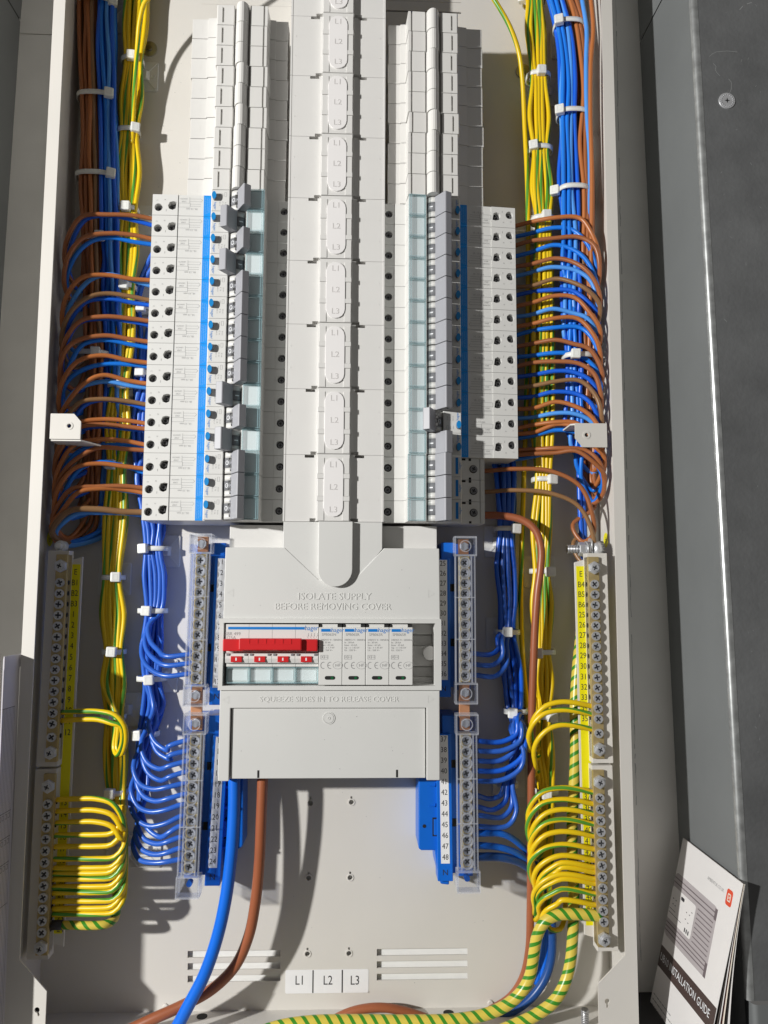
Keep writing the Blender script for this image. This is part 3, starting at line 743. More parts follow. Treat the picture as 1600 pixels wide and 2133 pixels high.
# ------------------------------------------------------------------ devices in the window
def px_x(px, py=1360, h=58): return at(px, py, h)[0]
z_t, z_b = at(690, 1301, 57)[2], at(690, 1426, 57)[2]
def zpx(py, h=58): return at(690, py, h)[2]
sw = empty('main_switch', px_x(566), 10, (z_t+z_b)/2); SO = (px_x(566), 10, (z_t+z_b)/2)
tag(sw, 'four pole main switch with a wide red handle in the cover window', 'switch')
xs0, xs1 = px_x(469), px_x(663); pw_ = (xs1-xs0)/4
zA, zBx, zC, zD = zpx(1337), zpx(1361), zpx(1381), zpx(1390)
for i in range(4):
    x0, x1 = xs0+pw_*i+.1, xs0+pw_*(i+1)-.1
    # side profile (h,z) of one pole, extruded across its width
    pf = [(16, z_b), (49, z_b), (49, zD-.5), (53, zD), (53, zpx(1384)), (57.5, zpx(1381)), (58.6, zpx(1372)), (57.5, zpx(1362)), (54, zpx(1360)), (54, zpx(1336)), (57.4, zpx(1334)), (57.4, z_t), (16, z_t)]
    n = len(pf)
    po = MB().add([(x0, h, z) for h, z in pf]+[(x1, h, z) for h, z in pf], [tuple(range(n)), tuple(range(2*n-1, n-1, -1))]+[(k, (k+1) % n, n+(k+1) % n, n+k) for k in range(n)]).build('pole_housing', M['plast'], sw, SO)
    xc = x0+pw_*.48
    iw = MB().box(xc-4.0, xc+4.2, 57.4, 59.4, zpx(1379), zpx(1367)).build('red_indicator', M['red'], po)
    MB().box(xc-.5, xc+.5, 59.4, 59.5, zpx(1376), zpx(1370)).build('white_mark', M['print_white'], iw)
    MB().box(x0+1.0, x0+3.2, 57.9, 58.6, zpx(1366), zpx(1362)).box(x1-3.0, x1-1.0, 57.9, 58.6, zpx(1366), zpx(1362)).build('pivot_notch', M['window'], po)
    wd = MB().box(x0+.2, x1-.2, 51.5, 52.1, z_b+.4, zD-.5).build('label_window', M['teal'], sw, SO)
    MB().box(x0+.1, x1-.1, 49.2, 52.4, z_b+.2, z_b+1.3).box(x0+.1, x0+.8, 49.2, 52.3, z_b, zD-.5).box(x1-.8, x1-.1, 49.2, 52.3, z_b, zD-.5).box(x0+.1, x1-.1, 49.2, 52.4, zD-1.4, zD-.6).build('window_rim', M['tealrim'], wd)
    MB().box(x0+1.5, x1-1.5, 49.1, 49.3, z_b+2.2, zD-3).build('label_card', M['white'], sw, SO)
hb = MB().prism([(xs0-1.2, 54), (xs0-1.2, 63), (xs1-.3, 63), (xs1-.3, 54)], zpx(1357, 63), zpx(1332, 63)).build('red_handle', M['red'], sw, SO, .8)
g0, g1 = px_x(500), px_x(630)
gr = MB().box(g0, g1, 60, 66.5, zpx(1355, 66), zpx(1330.5, 66)).build('handle_grip', M['red'], sw, SO, 1.0)
b = MB()
for i in range(6): x = g0+8+(g1-g0-16)*i/5; b.box(x-.25, x+.25, 66.3, 66.8, zpx(1341, 66), zpx(1331.5, 66))
b.box(g0+8, g1-8, 66.3, 66.75, zpx(1341.5, 66), zpx(1340.7, 66)); b.build('grip_rib', M['red'], sw, SO)
zs_ = zpx(1309)
MB().box(xs0+1.8, px_x(634), 57.4, 57.5, zs_-1.0, zs_+1.0).build('blue_stripe', M['print_blue2'] if 'print_blue2' in M else M['print_blue'], sw, SO)
MB().text('hager', 5.2, px_x(648.5), 57.5, zs_+.1, 0, .88).box(px_x(635.4), px_x(636.8), 57.42, 57.5, zs_-.9, zs_-.2).box(px_x(635.4), px_x(636.8), 57.42, 57.5, zs_+.4, zs_+1.1).build('maker_mark', M['print_blue'], sw, SO)
b = MB().text('SBR 499', 3.5, px_x(484), 57.5, zpx(1321), 0, 1.0).text('125A', 3.5, px_x(480), 57.5, zpx(1329), 0, 1.0)
for i in range(4):
    x = px_x(642+i*6.3); b.line(x, zpx(1319), x, zpx(1325), 57.5, .25).line(x, zpx(1330), x-1.1, zpx(1326), 57.5, .2).text('x', 1.6, x, 57.5, zpx(1324.5))
b.build('printed_rating', M['print_grey'], sw, SO)
for i, (p0, p1) in enumerate(((664, 713), (713.3, 761.6), (762, 810.6), (811, 860))):
    x0, x1 = px_x(p0, 1360, 59), px_x(p1, 1360, 59); xc = (x0+x1)/2; O = (xc, 16, (z_t+z_b)/2)
    t = empty('surge_arrester', *O)
    tag(t, 'white plug-in surge arrester marked %s, %s to the right of the red switch' % ('SPB065N' if i == 0 else 'SPB065R', ['next', 'second', 'third', 'last'][i]), 'surge arrester', 'surge arresters beside the main switch')
    zz0, zz1 = at(690, 1427, 59)[2], at(690, 1300.5, 59)[2]
    MB().box(x0+.1, x1-.1, 14, 59, zz0, zz1-2.2).box(x0+2.2, x1-3.6, 14, 57.5, zz1-2.3, zz1).build('cartridge', M['plast'], t, O, .35)
    b = MB().box(x0+.4, x0+2, 40, 58, zz1-2.1, zz1-.2).box(x1-3.4, x1-.4, 40, 57, zz1-2.1, zz1-.2); b.build('clip_slot', M['black'], t, O)
    f = 59.1
    def zq(py): return at(690, py, 59)[2]
    MB().box(x0+1.7, x0+8.8, 59, f, zq(1316), zq(1310)).build('blue_stripe', M['print_blue'], t, O)
    MB().text('hager', 4.6, x0+14.2, f, zq(1312.6), 0, .95).box(x0+9.0, x0+9.5, 59, f, zq(1313.2), zq(1311.8)).box(x0+9.0, x0+9.5, 59, f, zq(1315.8), zq(1314.6)).build('maker_mark', M['print_blue'], t, O)
    b = MB().text('SPB065N' if i == 0 else 'SPB065R', 2.9, x0+7.6, f, zq(1322), 0, 1.0)
    for r, s_ in enumerate(('240/415 V~ 50/60Hz', 'In : 20 kA', 'Imax : 65 kA', 'Up : \u2264 1.7 kV' if i == 0 else 'Up : \u2264 1.45 kV', 'Uc : 264 V~' if i == 0 else 'Uc : 320 V~')):
        v, _ = text_geo(s_); wd = max(p[0] for p in v)*2
        b.text(s_, 1.9, x0+1.4+wd*.95, f, zq(1333+5.4*r))
    b.rect(x0+1.6, zq(1373), x0+7.0, zq(1365), f, .25).text('K', 2.2, x0+3, f, zq(1369)).text('1+2', 1.6, x0+5.4, f, zq(1369)).line(x0+4.1, zq(1373), x0+4.1, zq(1365), f, .2)
    for cx in (x0+3.6, x0+8.8):
        for k in range(9):
            t0, t1 = math.radians(70+220*k/9), math.radians(70+220*(k+1)/9)
            b.line(cx+2.0*math.cos(t0), zq(1386)+2.4*math.sin(t0), cx+2.0*math.cos(t1), zq(1386)+2.4*math.sin(t1), f, .5)
    b.line(x0+6.9, zq(1386), x0+8.8, zq(1386), f, .45)
    b.build('printed_rating', M['print_grey'], t, O)
    b = MB(); cx, cz = x0+14.6, zq(1386)
    for k in range(20):
        t0, t1 = 2*math.pi*k/20, 2*math.pi*(k+1)/20
        b.line(cx+3.7*math.cos(t0), cz+2.7*math.sin(t0), cx+3.7*math.cos(t1), cz+2.7*math.sin(t1), f, .22)
    b.text('NF', 3.0, cx, f, cz, .12, 1.1).build('approval_mark', M['print_grey'], t, O)
    cx, cz = xc-.2, zq(1412)
    MB().poly([(cx+a-0, cz+c_) for a, c_ in [(-2.6-1.4*math.cos(q), 1.4*math.sin(q)) for q in [math.pi*(-.5+k/6) for k in range(7)]][::-1]+[(2.6+1.4*math.cos(q), 1.4*math.sin(q)) for q in [math.pi*(-.5+k/6) for k in range(7)]][::1][::-1][::-1]], 59.0, 59.12).build('status_window', M['dark'], t, O)
    MB().cyl((cx+1.6, 59.12, cz), 'h', 1.1, .08, 10).build('status_flag', M['green'], t, O)
# rail seen in the empty end of the window
rl = empty('mounting_rail', px_x(882, 1360, 30), 10, (z_t+z_b)/2); RO = (px_x(882, 1360, 30), 10, (z_t+z_b)/2)
tag(rl, 'pale moulded rail carrier visible in the empty window end beside the last arrester', 'rail')
xa, xb = px_x(850, 1360, 30), px_x(906, 1360, 34)
b = MB()
for y0, y1, h in ((1296, 1322, 34), (1322, 1345, 31), (1345, 1388, 35), (1388, 1410, 31), (1410, 1432, 34)):
    b.box(xa, xb, 20, h, at(690, y1, h)[2]+.1, at(690, y0, h)[2]-.1)
b.build('carrier', M['cover'], rl, RO, .8)
q = at(902, 1361, 46); MB().cyl((q[0]-2, 30, q[2]), 'h', 5.6, 14, 20).build('round_boss', M['cover'], rl, RO, .4)
# ------------------------------------------------------------------ neutral bars
def lerp2(p, q, t): return (p[0]+(q[0]-p[0])*t, p[1]+(q[1]-p[1])*t)
def neutral_bar(label, top, bot, scr, side, nums, num_px, label_span, lug_rows, N_low):
    "clear shrouded neutral bar: top/bot = px of the screw axis, scr = list of screw y, side: +1 wires enter from the right"
    h = 50.0
    A, Bq = at(*top, h), at(*bot, h)
    def X(z, off=0.): return A[0]+(Bq[0]-A[0])*(z-A[2])/(Bq[2]-A[2])+off
    def px_at(y): return top[0]+(bot[0]-top[0])*(y-top[1])/(bot[1]-top[1])
    t = empty('neutral_terminal_bar', Bq[0], 0, Bq[2]); O = (Bq[0], 0, Bq[2]); tag(t, label, 'terminal bar', 'clear covered neutral bars')
    z1, z0 = A[2], Bq[2]; zs_ = [at(px_at(y), y, h)[2] for y in scr]
    zs1, zs0 = zs_[0]+5.2, zs_[-1]-5.2
    s = side
    # blue carrier on the cover side
    b = MB().poly([(X(z1, -s*6), z1-3), (X(z0, -s*6), z0+10), (X(z0, -s*17), z0+10), (X(z1, -s*17), z1-3)], 2, 33)
    b.poly([(X(z1, 6), z1-4), (X(z0, 6), z0+8), (X(z0, -6), z0+8), (X(z1, -6), z1-4)], 2, 34)
    ca = b.build('carrier', M['nbase'], t, O, .5)
    b = MB().poly([(X(zs1, 4.3), zs1), (X(zs0, 4.3), zs0), (X(zs0, -4.3), zs0), (X(zs1, -4.3), zs1)], 36, 44); b.build('brass_bar', M['brasslit'], t, O, .3)
    for z in zs_: screw(t, X(z)-O[0], 44-O[1], z-O[2], 3.3, 'steel', 'terminal_screw', jit(.8))
    # shroud
    def shell(z1_, z0_, wl, wr, hh, th=.9):
        q = MB().poly([(X(z1_, wl), z1_), (X(z0_, wl), z0_), (X(z0_, wr), z0_), (X(z1_, wr), z1_)], hh-th, hh)
        q.poly([(X(z1_, wl), z1_), (X(z0_, wl), z0_), (X(z0_, wl+th), z0_), (X(z1_, wl+th), z1_)], 22, hh-th)
        q.poly([(X(z1_, wr-th), z1_), (X(z0_, wr-th), z0_), (X(z0_, wr), z0_), (X(z1_, wr), z1_)], 22, hh-th)
        return q
    q = shell(zs1, zs0, -7.6, 7.6, 49); sh = q.build('clear_shroud', M['clear'], t, O)
    e = MB()
    for z in zs_: e.ring((X(z, -.3), z), 3.7, 4.6, 46.5, 49.8, 18)
    for off in (-7.7, -4.8, 5.0, 7.5): e.poly([(X(zs1, off-.5), zs1), (X(zs0, off-.5), zs0), (X(zs0, off+.5), zs0), (X(zs1, off+.5), zs1)], 46.5, 49.9)
    for f in (.33, .66): z = zs1+(zs0-zs1)*f; e.poly([(X(z, -8), z-.4), (X(z, 8), z-.4), (X(z, 8), z+.4), (X(z, -8), z+.4)], 48.8, 49.9)
    e.build('shroud_rim', M['clearglint'], sh)
    for (za, zb_, kind) in ((zs1+15, zs1+.6, 'bolt'), (zs0-.6, zs0-15.5, 'bolt' if not N_low else 'empty')):
        q = shell(za, zb_, -8.4, 8.4, 51); ec = q.build('end_cap', M['clear'], t, O)
        e = MB()
        for off in (-8.5, 8.0): e.poly([(X(za, off), za), (X(zb_, off), zb_), (X(zb_, off+1.1), zb_), (X(za, off+1.1), za)], 40, 51.5)
        for z in (za, zb_): e.poly([(X(z, -8.4), z-.7), (X(z, 9.0), z-.7), (X(z, 9.0), z+.7), (X(z, -8.4), z+.7)], 42, 51.4)
        zc_ = (za+zb_)/2
        e.ring((X(zc_), zc_), 4.0, 4.7, 51, 51.6, 18) if kind == 'bolt' else None
        e.build('cap_rim', M['clearglint'], ec)
        if kind == 'bolt':
            MB().box(X(zc_)-4, X(zc_)+4, 36, 41, zc_-6, zc_+6).build('copper_tab', M['copper'], t, O)
            MB().cyl((X(zc_), 41, zc_), 'h', 3.6, 5, 6).build('link_bolt', M['steel'], t, O, .4)
        else:
            MB().cyl((X(zc_), 38, zc_), 'h', 2.2, 6, 12).build('rivet', M['nbase'], t, O)
    if not N_low:
        MB().box(X(zs0-22)-4.2, X(zs0-22)+4.2, 36, 40.5, zs0-28, zs0-12).build('copper_link', M['copper'], t, O, .3)
    # number strip on the carrier
    if nums:
        hs = 37.0
        qa, qb = at(num_px[0][0], num_px[0][1], hs), at(num_px[1][0], num_px[1][1], hs)
        hw = 3.4
        sp = MB().poly([(qa[0]-hw-2.5, qa[2]+4), (qb[0]-hw-2.5, qb[2]-18), (qb[0]+hw+2.5, qb[2]-18), (qa[0]+hw+2.5, qa[2]+4)], 20, hs-.2).build('label_rail', M['nbase'], t, O, .5)
        MB().poly([(qa[0]-hw, qa[2]+3), (qb[0]-hw, qb[2]-4.6), (qb[0]+hw, qb[2]-4.6), (qa[0]+hw, qa[2]+3)], hs-.2, hs).build('number_strip', M['white'], sp)
        b = MB(); n = len(nums)
        for i, s_ in enumerate(nums):
            x, z = qa[0]+(qb[0]-qa[0])*i/(n-1), qa[2]+(qb[2]-qa[2])*i/(n-1); b.text(str(s_), 5.9, x, hs+.08, z, 0, .86)
        b.build('numbers', M['print_dark'], sp)
        MB().text('N', 6, qb[0], hs-.1, qb[2]-11.5).build('letter', M['print_dark'], sp)
        b = MB()
        for f in (.22, .72): z = qa[2]+(qb[2]-qa[2])*f; x = qa[0]+(qb[0]-qa[0])*f; b.box(x+s*6.2, x+s*9.6, 33, 33.4, z-3, z+3)
        b.build('latch_hole', M['dark'], sp)
    return t
sL1 = [1167+22.35*i for i in range(12)]; sL2 = [1545+24.1*i for i in range(12)]
neutral_bar('clear shrouded neutral bar half hidden by the main cover on the shaded left side', (418, 1120), (404, 1465), sL1, -1, list(range(1, 13)), ((463, 1171), (452, 1420)), None, None, False)
neutral_bar('clear shrouded neutral bar with twelve bowed blue leads beside numbers 17 to 24', (406, 1490), (389, 1870), sL2, -1, list(range(13, 25)), ((459, 1543), (443, 1795)), None, None, True)
sR1 = [1172+21.5*i for i in range(12)]; sR2 = [1545+23.1*i for i in range(12)]
neutral_bar('clear shrouded neutral bar in shade beside the surge arresters, numbers 25 to 36', (969, 1120), (971, 1465), sR1, 1, list(range(25, 37)), ((922.5, 1174), (924, 1404)), None, None, False)
neutral_bar('clear shrouded neutral bar beside the bright blue latch carrier, numbers 37 to 48', (972, 1490), (976, 1865), sR2, 1, list(range(37, 49)), ((924, 1540), (928, 1786)), None, None, True)
# blue neutral carriers that show below the main cover
def carrier(label, side, pts, hh, xo):
    t = empty('neutral_carrier', xo[0], 0, xo[2]); O = (xo[0], 0, xo[2]); tag(t, label, 'carrier', 'blue carriers under the main cover')
    MB().poly([(at(x, y, hh)[0], at(x, y, hh)[2]) for x, y in pts], 1.2, hh).build('moulding', M['nbase'], t, O, 1.0)
    return t, O
t, O = carrier('bright blue moulded carrier with a latch below the right of the main cover', 1, [(872, 1560), (872, 1768), (878, 1772), (906, 1772), (910, 1810), (918, 1842), (936, 1844), (936, 1560)], 33, at(872, 1772, 30))
a, c = at(901, 1742, 33.2), at(916, 1703, 33.2); MB().box(a[0], c[0], 33, 33.25, a[2], c[2]).build('latch_slot', M['dark'], t, O)
a, c = at(904, 1740, 35), at(914, 1707, 35); MB().box(a[0], c[0], 33.2, 35.2, a[2], c[2]).build('latch', M['nbase'], t, O, .4)
c = at(884, 1721, 33.2); MB().cyl((c[0], 33, c[2]), 'h', 1.4, .25, 12).build('pin_hole', M['dark'], t, O)
for y in (1638, 1680):
    a = at(893, y, 33); c = at(907, y-7, 33); MB().box(a[0], c[0], 33, 33.8, a[2], a[2]+.6).box(c[0]-.6, c[0], 33, 33.8, a[2], c[2]).build('moulded_rib', M['nbase'], t, O)
t, O = carrier('bright blue moulded carrier behind the thick blue cable below the main cover', -1, [(508, 1560), (506, 1762), (500, 1768), (472, 1774), (458, 1842), (440, 1846), (452, 1560)], 26, at(506, 1772, 26))
for y in (1643, 1686, 1770):
    a, c = at(462, y, 33), at(482, y-6, 33); MB().box(a[0], c[0], 26, 33, a[2], c[2]).build('moulded_rib', M['nbase'], t, O, .4)
a, c = at(458, 1748, 30), at(476, 1706, 30); MB().box(a[0], c[0], 26, 29, a[2], c[2]).build('latch_slot', M['dark'], t, O)
a, c = at(461, 1744, 33), at(472, 1711, 33); MB().box(a[0], c[0], 28, 33, a[2], c[2]).build('latch', M['nbase'], t, O, .4)
# ------------------------------------------------------------------ earth bars on the side walls
def earth_bar(label, top, bot, scr, ends, side, h=50., w2=4.4):
    A, Bq = at(*top, h), at(*bot, h)
    def X(z, off=0.): return A[0]+(Bq[0]-A[0])*(z-A[2])/(Bq[2]-A[2])+off
    def pxa(y): return top[0]+(bot[0]-top[0])*(y-top[1])/(bot[1]-top[1])
    t = empty('earth_terminal_bar', Bq[0], 0, Bq[2]); O = (Bq[0], 0, Bq[2]); tag(t, label, 'terminal bar', 'brass earth bars on the side walls')
    z1, z0 = A[2], Bq[2]
    P = lambda o0, o1, a=0., b_=0.: [(X(z1+a, o0), z1+a), (X(z0-b_, o0), z0-b_), (X(z0-b_, o1), z0-b_), (X(z1+a, o1), z1+a)]
    MB().poly(P(-w2, w2, 2, 2), h-10, h).build('brass_bar', M['brass'], t, O, .3)
    s = -side                                                       # towards the middle of the board
    MB().poly(P(-side*w2, side*(w2+7.5), 5, 6), h-13, h-2.5).build('side_bracket', M['enamel'], t, O, .4)
    zz = [at(pxa(y), y, h)[2] for y in scr]
    for z in zz: screw(t, X(z)-O[0], h, z-O[2], 3.5, 'steel', 'terminal_screw', jit(.8))
    for y in ends:
        z = at(pxa(y), y, h)[2]
        ho = MB().cyl((0, 0, 0), 'h', 5.2, 3.2, 6, smooth=False).cyl((0, 3.2, 0), 'h', 4.1, .7, 18).build('fixing_bolt', M['steel'], t, (0, 0, 0), .4)
        ho.location = ((X(z)-O[0])*S, -h*S, (z-O[2])*S)
        s2 = screw(ho, 0, 3.2, 0, 3.0, 'steel', 'cross_recess', .4)
    b = MB()
    for i in range(len(zz)):
        z = zz[i]; b.cyl((X(z, s*w2), h-5, z), 'x', 1.9, s*.25, 10)
    b.build('wire_hole', M['dark'], t, O)
    return t, X, zz
eL1 = [1213.5+22.6*i for i in range(14)]+[1535]
eL2 = [1674+24.3*i for i in range(12)]
eR1 = [1217+21.55*i for i in range(14)]+[1527]
eR2 = [1661.5+23.4*i for i in range(12)]
earth_bar('brass earth bar in the upper left shade beside E, B1, B2, B3', (129, 1160), (106, 1582), eL1, (1179, 1567), -1, 42.)
earth_bar('brass earth bar in the lower left corner full of looped earth wires', (103, 1618), (86, 1985), eL2, (1637, 1972), -1, 42.)
earth_bar('bright brass earth bar on the right beside E, B4, B5, B6', (1236, 1165), (1248, 1575), eR1, (1183, 1560), 1)
earth_bar('bright brass earth bar on the lower right beside numbers 37 to 47', (1247, 1610), (1258, 1968), eR2, (1628, 1955), 1)
def number_rail(label, top, bot, names, h=39., w2=3.7):
    A, Bq = at(*top, h), at(*bot, h)
    def X(z, off=0.): return A[0]+(Bq[0]-A[0])*(z-A[2])/(Bq[2]-A[2])+off
    t = empty('earth_label_rail', Bq[0], h, Bq[2]); O = (Bq[0], h, Bq[2]); tag(t, label, 'label strip', 'yellow earth number strips')
    z1, z0 = A[2]+1, Bq[2]-1
    MB().poly([(X(z1, -w2-1.4), z1+3), (X(z0, -w2-1.4), z0-7), (X(z0, w2+1.5), z0-10), (X(z1, w2+1.5), z1+6)], h-2.2, h-.3).build('carrier', M['enamel'], t, O, .4)
    MB().poly([(X(z1, -w2), z1), (X(z0, -w2), z0), (X(z0, w2), z0), (X(z1, w2), z1)], h-.3, h).build('yellow_strip', M['yellow'], t, O)
    b = MB()
    for px, py, s_ in names:
        q = at(px, py, h); b.text(s_, 6.6, q[0], h+.08, q[2], 0, .80)
    b.build('numbers', M['print_dark'], t, O)
nm = [(157.5-(y-1193)*.052, y, s_) for y, s_ in zip([1192, 1214, 1236, 1258, 1280, 1302, 1324, 1346, 1369, 1391, 1413, 1435, 1458, 1480, 1502, 1526], ['E', 'B1', 'B2', 'B3', '1', '2', '3', '4', '5', '6', '7', '8', '9', '10', '11', '12'])]
nm += [(133-(y-1672)*.03, y, s_) for y, s_ in zip([1672+24*i for i in range(12)], [str(i) for i in range(13, 25)])]
number_rail('yellow strip numbered E, B1 to 24 along the left earth bars', (158, 1178), (119, 1942), nm, 31.)
nm = [(1210+(y-1196)*.028, y, s_) for y, s_ in zip([1196, 1218, 1238.5, 1260, 1281, 1302, 1323.5, 1345, 1366, 1388, 1410, 1431.5, 1453, 1474, 1497], ['E', 'B4', 'B5', 'B6', '25', '26', '27', '28', '29', '30', '31', '32', '33', '34', '35'])]
nm += [(1223.5+(y-1660)*.024, y, s_) for y, s_ in zip([1660+23.2*i for i in range(11)], [str(i) for i in range(37, 48)])]
number_rail('bright yellow strip numbered E, B4 to 47 along the right earth bars', (1210, 1182), (1231, 1925), nm)
# ------------------------------------------------------------------ earth stud, cap nut, stickers, phase label
q = at(1214, 1144, 34); t = empty('earth_stud', *q); tag(t, 'horizontal zinc plated stud with nut and washers above the right earth bar', 'bolt')
b = MB().cyl((-13, 0, 0), 'x', 3.1, 30, 16)
b.build('threaded_shaft', M['darksteel'], t)
b = MB()
for i in range(7): b.cyl((-12.6+1.25*i, 0, 0), 'x', 3.45, .6, 16)
b.build('thread', M['steel'], t)
MB().cyl((-3.6, 0, 0), 'x', 5.9, 5.4, 6, smooth=False).build('nut', M['steel'], t, bevel=.5)
MB().cyl((2.2, 0, 0), 'x', 6.6, 1.2, 20).cyl((3.8, 0, 0), 'x', 6.0, 1.2, 20).build('washer', M['steel'], t)
b = MB().cyl((8, 0, 0), 'x', 6.4, 7, 18); b.build('spacer', M['steel'], t)
b = MB()
for k in range(18):
    a = 2*math.pi*k/18; b.box(14.6, 16.4, 6.2*math.cos(a)-.6, 6.2*math.cos(a)+.6, 6.2*math.sin(a)-.5, 6.2*math.sin(a)+.5)
b.build('star_washer', M['darksteel'], t)
MB().box(5.4, 6.8, -4, 4, -16, 6).cyl((5.4, 0, 3), 'x', 6.2, 1.4, 18).build('link_tab', M['steel'], t, bevel=.3)
q = at(125, 1137, 30); t = empty('cap_nut', *q); tag(t, 'small clear plastic cap near the top of the left earth bar', 'cap')
MB().cyl((0, -8, 0), 'h', 4.4, 9, 16).build('cap_body', M['nylon'], t, bevel=.8)
MB().cyl((0, 1, 0), 'h', 3.2, 3.5, 16, 2.4).build('dome', M['nylon'], t, bevel=.8)
for px, py, X_, lab in ((1262, 1125, XR-.1, 'oval yellow earth sticker on the lit right side wall'), (104, 1122, XL+.1, 'oval yellow earth sticker on the shaded left side wall')):
    # on the wall: height where that wall shows at this pixel
    lo3, hi3 = 0., 61.
    for _ in range(40):
        mid = (lo3+hi3)/2; v = at(px, py, mid)[0]
        if abs(v) > abs(X_): lo3 = mid
        else: hi3 = mid
    q = at(px, py, mid); b = MB(); n = 24; r = 6.2
    b.add([(X_, q[1]+r*math.cos(2*math.pi*k/n), q[2]+r*math.sin(2*math.pi*k/n)) for k in range(n)], [tuple(range(n))])
    o = b.build('earth_sticker', M['yellow'], None, q); tag(o, lab, 'sticker')
    c = MB(); X2 = X_-(.06 if X_ > 0 else -.06)
    for k, l in ((0, 2.4), (1, 1.6), (2, .8)): c.box(X2-.02, X2+.02, q[1]-l, q[1]+l, q[2]-1.2*k, q[2]-1.2*k+.5)
    c.box(X2-.02, X2+.02, q[1]-.3, q[1]+.3, q[2], q[2]+2.6); c.build('earth_symbol', M['print_dark'], o, q)
a, c = at(594, 2070, 1.3), at(768, 2019, 1.3); t = empty('phase_label', (a[0]+c[0])/2, 1, (a[2]+c[2])/2); O = ((a[0]+c[0])/2, 1, (a[2]+c[2])/2)
tag(t, 'white adhesive label reading L1 L2 L3 at the bottom of the back plate', 'label')
MB().poly(rrect(a[0], a[2], c[0], c[2], 1.2), 1.02, 1.25).build('sticker_sheet', M['white'], t, O)
b = MB()
for px, s_ in ((624.5, 'L1'), (683, 'L2'), (739.5, 'L3')): q = at(px, 2043, 1.3); b.text(s_, 10, q[0], 1.32, q[2], 0, .8)
b.build('printed_letters', M['print_dark'], t, O)
b = MB()
for px in (652, 713): q = at(px, 2043, 1.3); b.box(q[0]-.5, q[0]+.5, 1.25, 1.32, a[2]+.2, c[2]-.3)
tag(b.build('divider_line', M['print_dark'], t, O), kind='stuff')
# ------------------------------------------------------------------ wires
def interp(tab, y):
    if y <= tab[0][0]: return tab[0][1]
    for (a, va), (b_, vb) in zip(tab, tab[1:]):
        if y <= b_: return va+(vb-va)*(y-a)/(b_-a)
    return tab[-1][1]
BR = ['brown', 'brown2', 'brown3', 'brown', 'brown2']
BL = ['blue', 'blue2', 'blue', 'blue2', 'blue3']
RW = 1.85
# --- left bank: each wire comes down the loom, loops by the side wall and runs back to its breaker
LB = [(-265, -230), (-115, -229), (30, -237), (190, -246), (300, -248)]
def loomL(z): return interp(LB, z)
nb = nl = 0
for k in range(15):
    if k == 2: continue
    z = ZR0-PITCH_*k
    d = max(16., min(56., z+268))
    rows = [('brown', 0.)] if k not in (10, 11, 13) else [('brown', 1.8), ('brown', -2.4)]
    rows.append(('blue', -3.5))
    for kind, dz in rows:
        big = k == 14
        r = 2.5 if big else RW
        i = nb if kind == 'brown' else nl
        if kind == 'brown': nb += 1; off = 1.6+3.7*(i % 4); lay = 22-3.6*((i//4) % 5); hb = 26.
        else: nl += 1; off = 17.4+3.7*(i % 4); lay = 21-3.6*((i//4) % 5); hb = 20.5
        up_ = random.uniform(0, 4)*(1 if kind == 'brown' else 2.2) if not big else 1.5
        ex = jit(4.0)+(2.2 if k > 6 else 0)
        zz = z+dz+(1.5 if kind == 'blue' and k % 3 else 0)
        sgn = random.uniform(.85, 1.1)
        P = [(-142, hb, zz), (-170, hb, zz), (-188, hb+4+jit(1), zz+up_*.6), (-208, hb+9, zz+up_+jit(.6)), (-225+ex, hb+13, zz+up_-.10*d), (-236+ex*.6, hb+14, zz-.34*d*sgn), (-242, hb+10, zz-.66*d), (-241, hb+2, zz-.92*d), (-236, 16, zz-d)]
        zl = zz-d*.72
        P += [(loomL(zl)+off-2, max(4, lay-5), zl+3), (loomL(zz)+off+jit(.8), lay, zz-2)]
        zq_ = zz+28
        while zq_ < 290: P.append((loomL(zq_)+off+jit(1.5), lay+jit(1.2), zq_)); zq_ += 44
        P.append((loomL(300)+off, lay, 300))
        P = P[:2]+[(a+jit(.9), max(5, b_+jit(.9)), c_+jit(1.1)) for a, b_, c_ in P[2:8]]+P[8:]
        mm = M[(BR if kind == 'brown' else BL)[(k*3+(dz > 0)) % 5]]
        if big and kind == 'blue': mm = M['blue3']
        which = '' if len(rows) == 2 or kind == 'blue' else (' upper' if dz > 0 else ' lower')
        tube('circuit_wire', P, r, mm, '%s%s%s wire looping into the %s breaker of the left bank' % ('thick ' if big else '', which.strip()+' ' if which else '', kind, ORD[k]), 'wire', '%s wires of the left bank' % kind)
